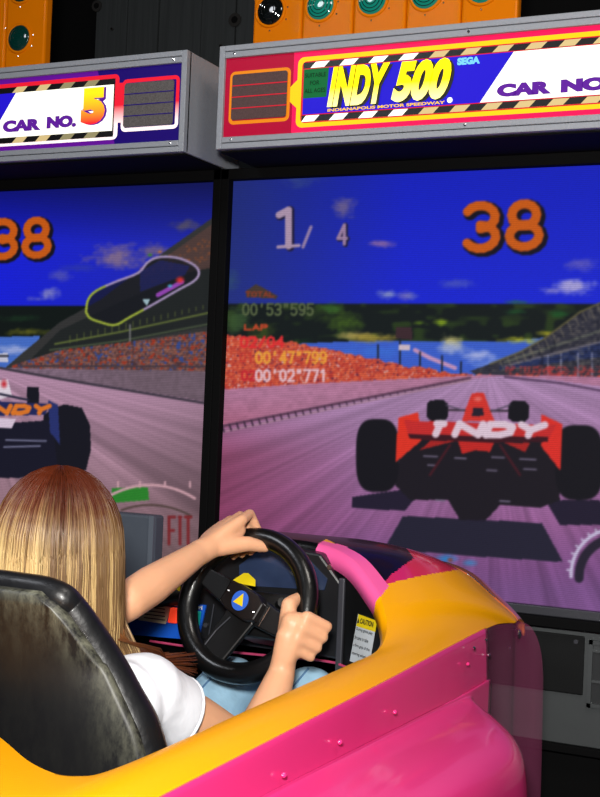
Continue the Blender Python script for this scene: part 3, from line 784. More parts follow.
# nose slope beyond the ridge, towards the screens
nose = MB()
i9 = int(9/13*(NS-1))
for mflag in (False, True):
    rows = []
    for i in range(i9, NS):
        s_ = (sp(i)-9)/4; g = hull_pt(i, 1, mflag)
        fpt = catmull([tuple(at(525,624,-.28)), tuple(at(502,599,-.25)), tuple(at(474,575,-.22)), (.60,-.19,.95), (.44,-.18,.955)], 60)[int(round(s_*59))]
        if mflag:
            if fpt.z > .9: fpt.z = .9+(fpt.z-.9)*(1-.72*smooth01((fpt.x-.47)/.10))
            fpt = mir(fpt)
        rows.append([g.lerp(fpt, k/8)+Vector((0, 0, .006*math.sin(PI*k/8))) for k in range(9)]+[fpt+Vector((0, .004, -.012)), fpt+Vector((0, .005, -.022))])
    nose.grid(rows, matf=lambda i, k: 1 if (mflag or i > 60) else 0)
no = nose.build('nose_slope', [M_salmon, M_blackgel], car, smooth=True, merge=True)
so = no.modifiers.new('solid', 'SOLIDIFY'); so.thickness = .005; so.offset = -1
for mflag in (False,):
    MB().tube([hull_pt(i, 1)+Vector((0, .001, .0015)) for i in range(i9+24, NS-51)], .0014, 8).build('edge_bead', M_chrome, no, smooth=True)

# pink side: upper band, crease, side pod
prof = [(0, .0), (.004, -.004), (.009, -.048), (.010, -.054), (.016, -.060), (.048, -.067), (.095, -.082), (.128, -.103), (.144, -.140), (.150, -.22), (.149, -.42), (.138, -.60), (.12, -.70)]
side = MB()
ys = [-2.0+.0125*j for j in range(int((2.0-.50)/.0125)+1)]
def Gat(y):
    if y < -1.8: t = (y+2.0)/.2; return Vector((.765+.015*t, y, .889))
    q = [g for g in G if g.x > .75 and -1.95 < g.y < -.4]
    for a, b in zip(q[:-1], q[1:]):
        if a.y <= y <= b.y: u = (y-a.y)/(b.y-a.y+1e-9); return a.lerp(b, u)
    return Vector((.78, y, .888))
def pod_k(y):
    if y < -.82: return 1
    u = min(1, (y+.82)/.21); return max(0, 1-u**3.0)**.5
NP = 60
for mflag in (False, True):
    rows = []
    for y in ys:
        g = Gat(y); k = pod_k(y); row = []
        pr = catmull([(a, b, 0) for a, b in prof], NP)
        zc = .838-(.03 if y > -.66 else .03*max(0, (y+1.33)/.67)) # crease height falls forward
        sc = (g.z-zc)/.054
        for q in pr:
            dx, dz = q.x, q.y
            if dz > -.054: p = Vector((g.x+dx*.8, y, g.z+dz*sc))
            else:
                out = max(dx-.010, 0)*k
                drop = (dz+.054)
                p = Vector((g.x+.008+out, y, zc+drop*(1 if k > .02 else 1)))
                p.x += (1-k)*.004
            row.append(mir(p) if mflag else p)
        rows.append(row)
    side.grid(rows)
so_ = side.build('side_shell', [M_pink], car, smooth=True)
so = so_.modifiers.new('solid', 'SOLIDIFY'); so.thickness = .005; so.offset = 0
for (px, py) in ((284,775),(340,742),(395,712),(468,664),(474,648),(486,640),(489,655),(509,648)):
    MB().ellipsoid(atx(px, py, .795), (.003, .004, .003), 10, 6).build('rivet', M_pink if py > 660 else M_chrome, so_)

# clear front skirt, tinted
M_clear = bpy.data.materials.new('tinted_clear_plastic'); M_clear.use_nodes = True
nt = M_clear.node_tree; b = nt.nodes['Principled BSDF']
b.inputs['Base Color'].default_value = (.45, .09, .22, 1); b.inputs['Roughness'].default_value = .12; b.inputs['Coat Weight'].default_value = .5
b.inputs['Alpha'].default_value = .30
tipc = [Gat(-.53)+Vector((.001,0,0)), Gat(-.45), G[int(8.6/13*(NS-1))], G[int(9/13*(NS-1))], Vector((.815,-.325,.876)), Vector((.825,-.305,.852)), Vector((.831,-.292,.820)), Vector((.834,-.284,.78))]
tipc = catmull([tuple(q) for q in tipc], 40)
def skirt(mflag):
    m_ = MB(); rows = []
    for q in tipc:
        row = []
        for k in range(26):
            v_ = k/25; p = Vector((q.x+.004*math.sin(PI*v_), q.y, q.z+(.20-q.z)*v_)); row.append(mir(p) if mflag else p)
        rows.append(row)
    m_.grid(rows); return m_
sk = skirt(False).build('clear_skirt', M_clear, car, smooth=True); skirt(True).build('clear_skirt', M_clear, car, smooth=True)
for (px, py) in ((519, 634),): MB().ellipsoid(at(px, py, -.36), (.004, .004, .008), 10, 6).build('skirt_clip', M_chrome, sk)

# liner of the cockpit
lin_o = [(.70,-1.5),(.712,-1.45),(.712,-.80),(.70,-.55),(.66,-.22),(.22,-.22),(.18,-.55),(.168,-.80),(.168,-1.45),(.18,-1.5),(.30,-1.50),(.44,-1.40),(.58,-1.49)]
ln = MB(); n = len(lin_o)
vs = [(a, b, .872) for a, b in lin_o]+[(a, b, .28) for a, b in lin_o]
ln.add(vs, [(i, (i+1) % n, n+(i+1) % n, n+i) for i in range(n)]+[tuple(range(2*n-1, n-1, -1))])
ln.build('cockpit_liner', M_matte, car)
# rear tail and floor pan so that the car stands on the floor
MB().box((.14, -1.98, .02), (.74, -.25, .27)).build('floor_pan', M_matte, car, bevel=.02)
MB().prism([(.10, -1.995, .89), (.78, -1.995, .89), (.80, -1.995, .835), (.90, -1.995, .80), (.93, -1.995, .74), (.93, -1.995, .2), (-.05, -1.995, .2), (-.05, -1.995, .74), (-.02, -1.995, .80), (.08, -1.995, .835)], (0, .02, 0)).build('tail_panel', M_pink, car)

# ---- dashboard
YD = -.655
dash = MB()
top = [(.205,.845),(.584,.842),(.588,.962),(.545,1.010),(.40,1.022),(.30,1.005),(.205,.94)]
dash.prism([(a, YD, b) for a, b in top], (0, .16, 0))
dp = dash.build('dashboard', mat('dash_black', (22, 23, 26), .34, noise=.2, scale=30), car, bevel=.004)
w = MB(); w.prism([at(*q, YD-.001) for q in ((262,549),(300,549),(328,579),(325,590),(290,588),(240,585),(240,565))], (0, -.003, 0))
w.build('gauge_window', mat('smoked_window', (44, 56, 84), .08, coat=1, noise=.4, scale=22), dp)
MB().disc(at(330, 567, YD-.001), .0045, (0, -1, 0), 14, .003).build('bolt', M_chrome, dp)
# side wall beside the dash with its caution label
A = Vector((.588, YD+.004, 0)); B_ = Vector((.697, -.735, 0))
dirw = (B_-A).normalized(); nw = Vector((dirw.y, -dirw.x, 0)); 
if nw.dot(Vector((CAM[0]-A.x, CAM[1]-A.y, 0))) < 0: nw = -nw
wall = MB(); W_ = [A+Vector((0, 0, .80)), B_+Vector((0, 0, .80)), B_+Vector((0, 0, .900)), A.lerp(B_, .6)+Vector((0, 0, .940)), A+Vector((0, 0, .985))]
wall.prism(W_, -nw*.01); wl = wall.build('side_wall', M_black, dp)
MB().box((.582, YD-.006, .82), (.593, YD+.004, .975)).build('corner_strut', M_greyd, dp, bevel=.002)
def onwall(px, py, off=.0015):
    d = Vector(ray(px, py)); o = Vector(CAM); P0 = A+nw*off
    return o+d*((P0-o).dot(nw)/d.dot(nw))
lb = MB(); q = [onwall(*p) for p in ((350, 661), (369, 668), (377, 621), (358.5, 614))]
lb.prism(q, nw*.0006, 0)
q2 = [onwall(*p, .0024) for p in ((356.2, 626), (375.3, 632), (377, 621), (358.5, 614))]; lb.poly(q2, 1)
Xv = q[1]-q[0]; Zv = q[3]-q[0]; O_ = q[0]+nw*.0022
put_text(lb, 'CAUTION', O_+Xv*.2+Zv*.83, Xv*.68, Zv*.11, 2, .03)
lb.prism([O_+Xv*.06+Zv*.83, O_+Xv*.17+Zv*.83, O_+Xv*.115+Zv*.93], nw*.0003, 2)
for i, s_ in enumerate(('During game play', 'be sure to take', 'a firm grip of the', 'steering wheel.')):
    wd = (.84, .7, .84, .74)[i]; put_text(lb, s_, O_+Xv*.08+Zv*(.66-i*.17), Xv*wd, Zv*.08, 2, .01)
lb.build('caution_label', [M_stick, M_stick_y, M_ink], wl)['label'] = 'white and yellow caution label'
gl = MB(); q = [onwall(*p) for p in ((371.5, 664), (377, 667), (383, 656), (377, 652))]; gl.prism(q, nw*.0006, 0)
for k in range(3): gl.poly([q[0].lerp(q[3], .12+k*.3)+nw*.001, q[1].lerp(q[2], .12+k*.3)+nw*.001, q[1].lerp(q[2], .25+k*.3)+nw*.001, q[0].lerp(q[3], .25+k*.3)+nw*.001], 1)
gl.build('green_label', [mat('green_sticker', (130, 150, 60), .5), M_ink], wl)
# pink piping round the lower edge of the dash
MB().tube([at(150, 641, YD-.004), at(210, 650, YD-.004), at(262, 655, YD-.004), at(318, 660, YD-.004)]+[onwall(336, 663, .006), onwall(356, 671, .006), onwall(368, 679, .006)], .0022, 8).build('lower_piping', M_pinktrim, dp, smooth=True)
# control panel on the left of the dash
def dq(pts, off=.001): return [at(a, b, YD-off) for a, b in pts]
cp = MB(); cp.prism(dq([(128,634),(199,640),(207,605),(150,598),(136,600)]), (0, -.004, 0)); cpo = cp.build('control_panel', mat('panel_blue', (22, 84, 190), .35), dp)
MB().prism(dq([(138,620),(166,624),(171,607),(148,604)], .0055), (0, -.001, 0)).build('instruction_card', mat('card_cream', (232, 222, 190), .5), cpo)
tl = MB()
for i in range(4):
    a = dq([(144, 618-i*3.6), (165, 620.5-i*3.6), (165, 619.6-i*3.6), (144, 617.1-i*3.6)], .0072); tl.poly(a, 0)
put_text(tl, 'ON', dq([(195.5, 609)], .006)[0], Vector((.013, 0, 0)), Vector((0, 0, .007)), 1, .03)
put_text(tl, 'VIEW', dq([(172, 605.5)], .006)[0], Vector((.013, 0, .0)), Vector((0, 0, .006)), 1, .02)
tl.build('panel_lettering', [M_ink, M_white], cpo)
MB().prism(dq([(170,622),(179,623),(180,608),(173,607)], .005), (0, -.010, 0)).build('view_button', mat('orange_red_button', (236, 62, 34), .3, emit=.5), cpo, bevel=.002)
MB().prism(dq([(194,625),(200,626),(202,611),(195,611)], .005), (0, -.010, 0)).build('start_button', mat('green_button', (14, 150, 130), .3, emit=.3), cpo, bevel=.002)
MB().prism(dq([(173.5,596.5),(179,598),(180.5,586.5),(175,585.5)], .001), (0, -.001, 0)).build('yellow_sticker', M_stick_y, dp)
fr = MB().tube([at(*q, YD-.002) for q in ((214,604),(208,640),(200,642))], .0012, 6); fr.build('panel_edge', M_greyd, cpo, smooth=True)
MB().disc(at(206, 625, YD-.001), .004, (0, -1, 0), 12, .003).build('bolt', M_greyd, dp)
# steering column housing
WC = deep(246.5, 604.5, 1.95); TL = math.radians(20); AW = math.radians(-4)
wa = Vector((math.cos(AW), math.sin(AW), 0)); wn0 = Vector((-math.sin(AW), math.cos(AW), 0))
wu = Vector((0, 0, 1))*math.cos(TL)+wn0*math.sin(TL); wn = wa.cross(wu)          # wn points to the driver
def wp(u, v, w=0.): return WC+wa*u+wu*v+wn*w
cb = MB()
A4 = [wp(-.035, .03, -.030), wp(.062, .03, -.030), wp(.062, -.045, -.030), (wp(-.035, -.045, -.030))]
cb.prism(A4, -wn*.075)
cb.tube([wp(0, 0, -.0), wp(0, 0, -.06)], .022, 16)
col = cb.build('steering_column', M_black, dp, bevel=.006)
MB().prism([wp(-.052, .036, -.020), wp(-.004, .034, -.020), wp(-.010, .046, -.026), wp(-.028, .056, -.030), wp(-.036, .055, -.030)], -wn*.002).build('yellow_tag', M_stick_y, col)
MB().prism([deep(283, 608, 1.93), deep(292, 605, 1.93), deep(296, 599, 1.93), deep(285, 598, 1.93)], (0, .006, 0)).build('paddle_tag', M_stick, col)
MB().tube([wp(.028, .012, -.045), wp(.045, .012, -.03), wp(.052, .014, -.02)], .008, 10).build('paddle', M_black, col, smooth=True)

# ---- steering wheel
RM, RT = .1085, .0170
wheel = MB(); wheel.tube([wp(RM*math.cos(2*PI*k/72), RM*math.sin(2*PI*k/72)) for k in range(72)], RT, 18, closed=True)
sw = wheel.build('steering_wheel', M_rubber, car, smooth=True)
rot = math.radians(-22)
def wr(u, v, w=0.): return wp(u*math.cos(rot)-v*math.sin(rot), u*math.sin(rot)+v*math.cos(rot), w)
def spoke(pts, w0, th, name='spoke'):
    s_ = MB(); s_.prism([wr(a, b, w0) for a, b in pts], -wn*th); return s_.build(name, M_black, sw, bevel=.003)
spoke([(-.098, .016), (-.030, .022), (-.030, -.022), (-.099, -.012)], .004, .012)
spoke([(.098, .016), (.030, .022), (.030, -.022), (.099, -.014)], .004, .012)
spoke([(-.026, -.018), (.030, -.018), (.016, -.100), (-.034, -.098)], .002, .010)
hub = MB(); hub.prism([wr(a, b, .020) for a, b in ((-.036,.018),(-.018,.024),(.022,.024),(.038,.016),(.038,-.014),(.022,-.023),(-.020,-.022),(-.036,-.015))], -wn*.024)
hb_ = hub.build('hub', mat('hub_black', (24, 20, 20), .3), sw, bevel=.003)
em = MB(); hc = wr(-.001, .001, .0205); em.prism([hc+wa*math.cos(2*PI*k/30)*.0150+wu*math.sin(2*PI*k/30)*.0160 for k in range(30)], wn*.001, 0)
def tr_(a, r): return hc+wa*math.cos(math.radians(a))*r+wu*math.sin(math.radians(a))*r+wn*.0015
em.poly([tr_(72, .0125), tr_(195, .0120), tr_(-52, .0115)], 1)
em.build('hub_emblem', [mat('emblem_blue', (50, 100, 205), .35), mat('emblem_yellow', (235, 205, 30), .4)], hb_)['label'] = 'round blue emblem with yellow triangle'
for (a, b) in ((-.029, .004), (.031, -.002)): 
    c = wr(a, b, .021); MB().ellipsoid(c, (.0025, .0025, .0025), 8, 6).build('hub_bolt', M_chrome, hb_)
for s_ in (-1, 1):
    MB().tube([wr(s_*.0425, .017, .006), wr(s_*.0425, -.017, .006)], .0015, 6).build('spoke_seam', M_chrome, sw)
MB().tube([wr(-.012, -.03, .003), wr(-.022, -.060, .003), wr(-.026, -.088, .003)], .0013, 6).build('spoke_edge', M_greyd, sw)

# ------------------------------------------------------------------ bucket seat
SX = .430
seat = empty('bucket_seat', (SX, -1.2, .28), 'black vinyl bucket seat with a scuffed grey back behind the driver', 'seat')
def seat_w(z):
    return float(np.interp(z, [.40, .80, .87, .93, .965, 1.0, 1.02, 1.036, 1.045], [.225, .215, .192, .155, .135, .116, .100, .072, .03]))
def seat_y(z, u): return -1.335+.025*(1.045-z)/.2-.018*(1-u*u)*0 + .05*u*u*min(1, (1.045-z)/.1)*.6
M_worn = bpy.data.materials.new('scuffed_vinyl'); M_worn.use_nodes = True
nt = M_worn.node_tree; b = nt.nodes['Principled BSDF']; b.inputs['Roughness'].default_value = .45
tc = nt.nodes.new('ShaderNodeTexCoord'); at_n = nt.nodes.new('ShaderNodeAttribute'); at_n.attribute_name = 'wear'
n1 = nt.nodes.new('ShaderNodeTexNoise'); n1.inputs['Scale'].default_value = 26; n1.inputs['Detail'].default_value = 9; n1.inputs['Roughness'].default_value = .75
mp = nt.nodes.new('ShaderNodeMapping'); mp.inputs['Scale'].default_value = (2.2, 1, .8)
nt.links.new(tc.outputs['Object'], mp.inputs[0]); nt.links.new(mp.outputs[0], n1.inputs['Vector'])
mlt = nt.nodes.new('ShaderNodeMath'); mlt.operation = 'MULTIPLY'; 
mrr = nt.nodes.new('ShaderNodeMapRange'); mrr.inputs[1].default_value = .42; mrr.inputs[2].default_value = .78
nt.links.new(n1.outputs['Fac'], mrr.inputs[0]); nt.links.new(mrr.outputs[0], mlt.inputs[0]); nt.links.new(at_n.outputs['Fac'], mlt.inputs[1])
mx = nt.nodes.new('ShaderNodeMix'); mx.data_type = 'RGBA'; mx.inputs[6].default_value = (*lin((15, 15, 17)), 1); mx.inputs[7].default_value = (*lin((130, 130, 112)), 1)
nt.links.new(mlt.outputs[0], mx.inputs[0]); nt.links.new(mx.outputs[2], b.inputs['Base Color'])
bk = MB(); NZs, NUs = 50, 40; rows = []
zs = [.42+(1.03-.42)*j/NZs for j in range(NZs+1)]
wear = []
for off, rev in ((0, False),):
    for z in zs:
        row = []
        for i in range(NUs+1):
            u = -1+2*i/NUs; w_ = max(seat_w(z)-.012, .01)
            row.append(Vector((SX+u*w_, seat_y(z, u), z)))
            edge = max(0, (abs(u)-.62)/.38); topw = max(0, (z-.93)/.1)
            wear.append(min(1, .02+.95*edge**2.2*(.8 if u > 0 else .4)+.8*topw**2*(.2+.8*max(u, 0))))
        rows.append(row)
bk.grid(rows)
bo = bk.build('seat_back', M_worn, seat, smooth=True, fix=False)
ad_ = bo.data.attributes.new('wear', 'FLOAT', 'POINT'); ad_.data.foreach_set('value', wear)
so = bo.modifiers.new('solid', 'SOLIDIFY'); so.thickness = .035; so.offset = 1
def roll_r(z): return float(np.interp(z, [.42, .87, .97, 1.015, 1.045], [.034, .030, .0215, .0175, .016]))
half = []
for z in (.42, .55, .68, .78, .83, .87, .90, .93, .965, .99, 1.008): half.append((SX+seat_w(z)-roll_r(z)*.9, seat_y(z, 1), z))
half += [(SX+.088, -1.328, 1.0185), (SX+.066, -1.331, 1.0245), (SX+.035, -1.333, 1.026)]
path = half+[(SX, -1.333, 1.0265)]+[(2*SX-a_, b_, c_) for a_, b_, c_ in half[::-1]]
pp = catmull(path, 200); rr = [roll_r(q.z) for q in pp]
MB().tube(pp, rr, 14).build('border_roll', M_vinyl, seat, smooth=True)
MB().tube([q+Vector((-(.8*rr[i]) if q.x > SX else .8*rr[i], -.013, -.3*rr[i])) for i, q in enumerate(pp) if q.z > .86], .0018, 6).build('seam_piping', M_black, seat, smooth=True)
sc_ = MB(); sc_.box((SX-.20, -1.30, .36), (SX+.20, -.93, .47)); sc_.build('seat_cushion', M_vinyl, seat, bevel=.03)
MB().box((SX-.15, -1.25, .28), (SX+.15, -.98, .37)).build('seat_pedestal', M_matte, seat)

# ------------------------------------------------------------------ person
def capsule(mb, a, ra, b, rb, n=16):
    a, b = Vector(a), Vector(b); d = b-a; L = d.length
    if L < 1e-5: mb.ellipsoid(a, (ra,)*3, n, 10); return
    m = 5; path = []; rad = []
    for k in range(m+1):
        t = k/m*PI/2; path.append(a-d/L*ra*math.cos(t)); rad.append(max(ra*math.sin(t), 1e-4))
    for k in range(m+1):
        t = PI/2-k/m*PI/2; path.append(b+d/L*rb*math.cos(t)); rad.append(max(rb*math.sin(t), 1e-4))
    mb.tube(path, rad, n)
def chain(mb, pts, rads):
    for (p, q, r0, r1) in zip(pts[:-1], pts[1:], rads[:-1], rads[1:]): capsule(mb, p, r0, q, r1)
def voxel(mb, name, mats, parent, size, smooth=4, fac=.5):
    o = mb.build(name+'_raw', mats, None, fix=True)
    r = o.modifiers.new('r', 'REMESH'); r.mode = 'VOXEL'; r.voxel_size = size
    s_ = o.modifiers.new('s', 'SMOOTH'); s_.iterations = smooth; s_.factor = fac
    dg = bpy.context.evaluated_depsgraph_get(); dg.update()
    me = bpy.data.meshes.new_from_object(o.evaluated_get(dg)); me.name = name
    old = o.data; bpy.data.objects.remove(o); bpy.data.meshes.remove(old)
    me.materials.clear()
    for m_ in (mats if isinstance(mats, (list, tuple)) else [mats]): me.materials.append(m_)
    me.polygons.foreach_set('use_smooth', [True]*len(me.polygons))
    q = bpy.data.objects.new(name, me); COL.objects.link(q)
    if parent: q.parent = parent; q.matrix_parent_inverse = world_of(parent).inverted()
    return q

M_skin = mat('skin', (230, 172, 134), .42, noise=.06, scale=35, spec=.35)
_b = M_skin.node_tree.nodes['Principled BSDF']; _b.inputs['Subsurface Weight'].default_value = .12
_b.inputs['Subsurface Radius'].default_value = (.012, .005, .003)
body = MB()
HC = Vector((.399, -1.165, 1.045))
hip = Vector((.415, -1.10, .56)); chest = Vector((.405, -1.175, .80)); neckb = Vector((.402, -1.185, .925))
SR = deep(142, 697, 1.60); SL = Vector((.255, -1.13, .875))
ELR = deep(251, 758, 1.76); WRR = deep(281, 675, 1.865)
ELL = deep(128, 601, 1.76); WRL = deep(199, 553, 1.915)
body.ellipsoid(hip, (.145, .10, .10)); body.ellipsoid(hip.lerp(chest, .5), (.115, .080, .12)); body.ellipsoid(chest, (.135, .085, .12))
capsule(body, chest+Vector((-.10, 0, .06)), .05, chest+Vector((.10, 0, .06)), .05)
chain(body, [neckb+Vector((0, 0, -.05)), neckb+Vector((0, .01, .03)), HC+Vector((0, -.01, -.05))], [.055, .045, .046])
# head with face (looks towards the screen, +y)
body.ellipsoid(HC+Vector((0, -.012, .018)), (.070, .082, .082), 28, 18)
body.ellipsoid(HC+Vector((0, .028, -.030)), (.054, .056, .072), 24, 16)
body.ellipsoid(HC+Vector((0, .055, -.078)), (.024, .022, .018))
chain(body, [HC+Vector((0, .078, .012)), HC+Vector((0, .096, -.022))], [.008, .011]); body.ellipsoid(HC+Vector((.009, .090, -.026)), (.008, .008, .007)); body.ellipsoid(HC+Vector((-.009, .090, -.026)), (.008, .008, .007))
body.ellipsoid(HC+Vector((0, .080, -.052)), (.019, .010, .005)); body.ellipsoid(HC+Vector((0, .079, -.060)), (.017, .010, .006))
for s_ in (-1, 1):
    body.ellipsoid(HC+Vector((s_*.027, .066, .014)), (.017, .014, .008)); body.ellipsoid(HC+Vector((s_*.070, -.004, -.012)), (.010, .018, .028)); body.ellipsoid(HC+Vector((s_*.032, .058, -.03)), (.022, .022, .022))
# arms
chain(body, [SL, SL.lerp(ELL, .5), ELL], [.044, .036, .029]); chain(body, [ELL, ELL.lerp(WRL, .3), ELL.lerp(WRL, .75), WRL], [.029, .0295, .0230, .0195])
chain(body, [SR, SR.lerp(ELR, .5), ELR], [.046, .042, .035]); chain(body, [ELR, ELR.lerp(WRR, .3), ELR.lerp(WRR, .75), WRR], [.035, .0355, .0262, .0215])
# hands
def hand(grip_deg, wrist, side, thumb_dir):
    a = math.radians(grip_deg)
    G_ = wp(RM*math.cos(a), RM*math.sin(a)); rh = (wa*math.cos(a)+wu*math.sin(a)); th = (-wa*math.sin(a)+wu*math.cos(a))
    idx = th*side                              # direction from little finger towards index finger
    def c(al, rho, off): 
        al = math.radians(al); return G_+idx*off+rh*(rho*math.cos(al))+wn*(rho*math.sin(al))
    offs = (.0265, .009, -.0085, -.025); rad = (.0081, .0084, .0079, .0070); ext = (-.002, .001, -.001, -.006)
    for o_, r_, e_ in zip(offs, rad, ext):
        mcp = c(62, .039+e_*.5, o_); pip = c(2, .040+e_*.5, o_*1.02); dip = c(-62, .0285, o_*.98); tip = c(-125, .0265, o_*.95)
        chain(body, [wrist.lerp(mcp, .30), wrist.lerp(mcp, .65), mcp], [.0135, .0125, r_*1.18])
        chain(body, [mcp, pip], [r_*1.18, r_*1.05]); chain(body, [pip, dip, tip], [r_*1.05, r_*.95, r_*.85])
    # palm pad
    m0 = c(80, .030, .016); m1 = c(80, .030, -.020)
    chain(body, [wrist, c(92, .034, .008)], [.0205, .0165]); chain(body, [wrist, c(90, .033, -.014)], [.019, .0155]); chain(body, [m0, m1], [.013, .012])
    # thumb leaves the side of the palm near its base and closes along the inside of the rim
    b0 = wrist.lerp(c(115, .034, .020), .45); b1 = c(128, .036, .030); b2 = c(148, .029, .040); b3 = c(172, .0265, .047)
    chain(body, [b0, b1, b2, b3], [.015, .0125, .0105, .0090])
    return [(c(-125, .0265, o_), r_) for o_, r_ in zip(offs, rad)], b3
hand(-17, WRR, 1, 1)
hand(112, WRL, -1, 1)
# legs
HR = Vector((.49, -1.07, .54)); HL = Vector((.345, -1.07, .54))
KR = deep(309, 699, 2.02); KL = deep(231, 688, 2.06)
FR = KR+Vector((-.01, .27, -.36)); FL = KL+Vector((-.0, .27, -.36))
for (h_, k_, f_) in ((HR, KR, FR), (HL, KL, FL)):
    chain(body, [h_, h_.lerp(k_, .5), k_], [.070, .058, .044]); chain(body, [k_, k_.lerp(f_, .35), f_], [.044, .040, .026])
    chain(body, [f_, f_+Vector((0, .12, -.02))], [.028, .022])
person = empty('person', (hip.x, hip.y, .47), 'person with long blond hair and white t-shirt gripping the steering wheel', 'person')
pb = voxel(body, 'body', [M_skin], person, .0032, 5, .5)

M_shirt = mat('white_cotton', (236, 238, 246), .85, noise=.03, scale=50, bump=.12)
sh_ = MB()
sh_.ellipsoid(hip+Vector((0, 0, .03)), (.150, .105, .10)); sh_.ellipsoid(hip.lerp(chest, .5), (.128, .092, .13)); sh_.ellipsoid(chest, (.145, .097, .125))
capsule(sh_, chest+Vector((-.10, 0, .062)), .058, chest+Vector((.10, 0, .062)), .058)
for S_, E_ in ((SR, ELR), (SL, ELL)):
    n_ = (E_-S_).normalized(); chain(sh_, [chest+Vector((.06 if S_ is SR else -.06, 0, .05)), S_, S_+n_*.035], [.062, .058, .053])
    ring_ = []; a_ = n_.orthogonal().normalized(); b2_ = n_.cross(a_)
    cen = S_+n_*.058
    sh_.tube([S_+n_*.02, S_+n_*.055, S_+n_*.066], [.054, .0535, .053], 24)
tsh = voxel(sh_, 't_shirt', [M_shirt], person, .004, 5, .5)
cen = SR+(ELR-SR).normalized()*.064; n_ = (ELR-SR).normalized(); a_ = n_.orthogonal().normalized(); b2_ = n_.cross(a_)
MB().tube([cen+a_*math.cos(2*PI*k/28)*.0515+b2_*math.sin(2*PI*k/28)*.0515 for k in range(28)], .0028, 8, closed=True).build('sleeve_hem', M_shirt, tsh, smooth=True)

M_denim = mat('pale_blue_denim', (152, 192, 218), .85, noise=.28, scale=28, bump=.3)
jn = MB()
jn.ellipsoid(hip+Vector((0, .01, -.02)), (.158, .115, .10))
for (h_, k_, f_) in ((HR, KR, FR), (HL, KL, FL)):
    chain(jn, [h_, h_.lerp(k_, .5), k_], [.080, .067, .053]); chain(jn, [k_, k_.lerp(f_, .35), k_.lerp(f_, .9)], [.053, .048, .040])
jeans = voxel(jn, 'jeans', [M_denim], person, .0042, 4, .5)
for (h_, k_, f_) in ((HR, KR, FR), (HL, KL, FL)):
    MB().tube([h_.lerp(k_, .2+.8*t)+Vector((.0, -.010, .0))+Vector((.030, -.03, .75)).normalized()*(.080-.026*t-.001) for t in [i/10 for i in range(11)]], .0016, 6).build('seam', mat('denim_seam', (86, 124, 164), .8), jeans, smooth=True)
for s_ in (-1, 1):
    sh2 = MB(); f_ = FR if s_ > 0 else FL; chain(sh2, [f_+Vector((0, -.02, -.01)), f_+Vector((0, .13, -.03))], [.036, .030]); sh2.build('shoe', M_white, person, smooth=True)

# ---- hair
hair_root = HC
def hair_col(t, u, z, sd):
    """auburn at the crown running into streaked blond lengths"""
    au = np.array(lin((84, 32, 12))); br = np.array(lin((140, 84, 36))); bl = np.array(lin((240, 212, 148))); db = np.array(lin((86, 50, 26)))
    k = np.clip((1.128-z+.022*sd)/.105, 0, 1); k = k*k*(3-2*k)
    c = au*(1-k)+(bl*(.35+.65*u)+br*(.65-.65*u))*k
    if u < .25: c = c*(1-.75*k)+db*.75*k
    return c
nphi = 1500
def hair_path(phi, lay, sd, length):
    """one strand from the crown over the skull and straight down; phi 0 = right ear (+x), -90 = back of the head"""
    c, s_ = math.cos(phi), math.sin(phi); pts = []
    rx, ry, rz = .0745+lay, .090+lay, .098+lay
    C0 = HC+Vector((0, -.010, .012))
    for k in range(9):
        th = math.radians(4+86*k/8)
        pts.append(C0+Vector((rx*math.sin(th)*c, ry*math.sin(th)*s_, rz*math.cos(th))))
    last = pts[-1]; n = 11
    for k in range(1, n+1):
        z = last.z-(last.z-length)*k/n; d = last.z-z
        sw_ = 1+.05*math.sin(min(d/.12, 1)*PI/2)-.28*max(0, d-.10)/.12
        pull = max(0, d-.13)*.5 if c > .15 else 0
        x = C0.x+rx*c*sw_+pull*.4; y = C0.y+ry*s_*sw_
        if s_ < -.2: y = max(y, -1.298+.0)      # hair lies against the seat back
        if c > .2 and z < .95: x = max(x, .40+.06+(.95-z)*.5); y += (.95-z)*.35
        pts.append(Vector((x+sd*.002, y, z)))
    return pts
def hair_mesh(name, phis, lays, radius, nseg, jitter, parent):
    mb = MB(); cols = []
    for phi, lay in zip(phis, lays):
        g = value_noise(np.array([phi*13+60]), np.array([1.5]), 5)[0]; u = .65*min(max((g-.2)*1.6, 0), 1)+.35*random.random(); sd = random.uniform(-1, 1)
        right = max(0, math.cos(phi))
        u = u*(1-.55*right)
        L_ = (.845 if math.sin(phi) < -.3 else .885)+random.uniform(-.02, .025)
        if math.cos(phi) > .3: L_ = .885+random.uniform(-.03, .03)
        pth = hair_path(phi+random.uniform(-.01, .01), lay+random.uniform(0, .002), sd, L_)
        cl = random.uniform(-.0015, .0015)
        pth = [p+Vector((cl*math.sin(i*.5), cl*math.cos(i*.4), 0)) for i, p in enumerate(pth)]
        n0 = len(mb.v); rr_ = [radius*(.8 if i == 0 else 1)*(1 if i < len(pth)-3 else .6) for i in range(len(pth))]
        mb.tube(pth, rr_, nseg, cap=False)
        for p in pth:
            cc = hair_col(0, u, p.z, sd)
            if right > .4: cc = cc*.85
            cols += [tuple(cc)+(1,)]*nseg
    o = mb.build(name, [M_hair], parent, smooth=False, fix=False)
    o.data.polygons.foreach_set('use_smooth', [True]*len(o.data.polygons))
    a_ = o.data.attributes.new('strand', 'FLOAT_COLOR', 'POINT'); a_.data.foreach_set('color', np.array(cols).ravel())
    return o
M_hair = mat_attr('hair', 'strand', rough=.38, spec=.45)
def phi_rand():
    # everything except the face window around +90 degrees
    return math.radians(random.uniform(-232, 52))
cap_ = MB(); ccols = []
rows = []
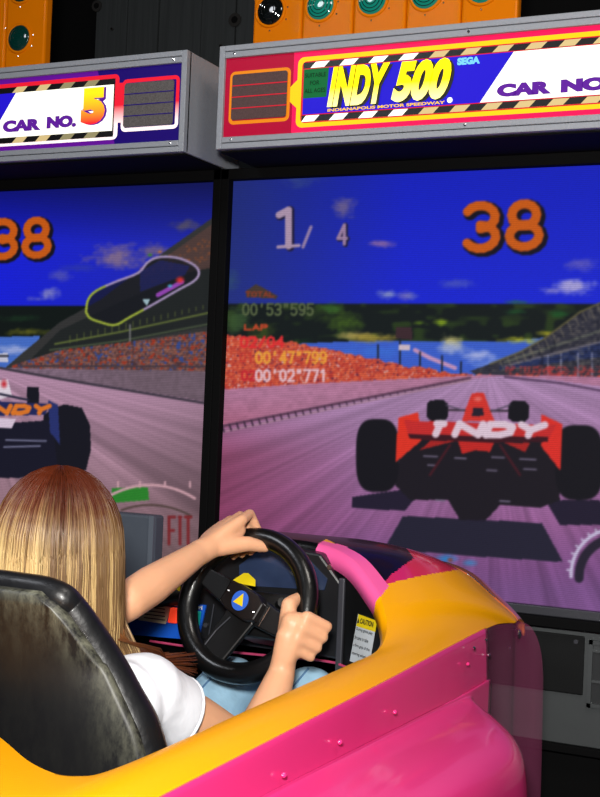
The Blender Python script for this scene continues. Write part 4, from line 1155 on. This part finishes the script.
for i in range(121):
    phi = math.radians(-232+284*i/120); pth = hair_path(phi, -.004, 0, .90); rows.append(pth)
    u = .45
    for p in pth: ccols.append(tuple(hair_col(0, .4, p.z, 0)*.8)+(1,))
cap_.grid(rows)
hair = cap_.build('hair', [M_hair], pb, smooth=True, fix=False)
a_ = hair.data.attributes.new('strand', 'FLOAT_COLOR', 'POINT'); a_.data.foreach_set('color', np.array(ccols).ravel())
so = hair.modifiers.new('solid', 'SOLIDIFY'); so.thickness = .004; so.offset = 0
ph = [phi_rand() for _ in range(6500)]
st = hair_mesh('hair_strands', ph, [random.uniform(-.002, .004) for _ in ph], .0007, 3, 0, hair); st['kind'] = 'stuff'
# loose locks over the right shoulder
lk = MB(); lc = []
for k in range(420):
    r1 = random.uniform(-1, 1); r2 = random.uniform(-1, 1)
    a0 = deep(108+8*r1, 590+14*r2, 1.625+.01*r2); a1 = deep(113+10*r1, 628+8*r2, 1.60+.02*r1); a2 = deep(140+24*r2, 655+6*r1, 1.68+.03*r2); a3 = deep(170+28*r1, 664+12*r2, 1.78)
    pth = catmull([tuple(a0), tuple(a1), tuple(a2), tuple(a3)], 12); lk.tube(pth, [.0007]*8+[.0006, .0005, .0004, .0002], 4, cap=False)
    c_ = np.array(lin((112, 58, 26)))*(.5+.8*random.random()); d_ = np.array(lin((176, 128, 72)))*(.6+.5*random.random())
    for i_ in range(12): w_ = min(1, i_/6); lc += [tuple(d_*(1-w_)+c_*w_)+(1,)]*4
lo_ = lk.build('loose_locks', [M_hair], hair, fix=False); lo_['kind'] = 'stuff'
a_ = lo_.data.attributes.new('strand', 'FLOAT_COLOR', 'POINT'); a_.data.foreach_set('color', np.array(lc).ravel())
# eyes and brows on the face
fm = MB()
for s_ in (-1, 1): fm.ellipsoid(HC+Vector((s_*.027, .0745, .012)), (.010, .007, .006), 14, 10, 0); fm.ellipsoid(HC+Vector((s_*.027, .0805, .012)), (.0045, .002, .0045), 12, 8, 1)
fm.build('eyes', [M_white, M_ink], pb, smooth=True)
bpy.context.view_layer.update()
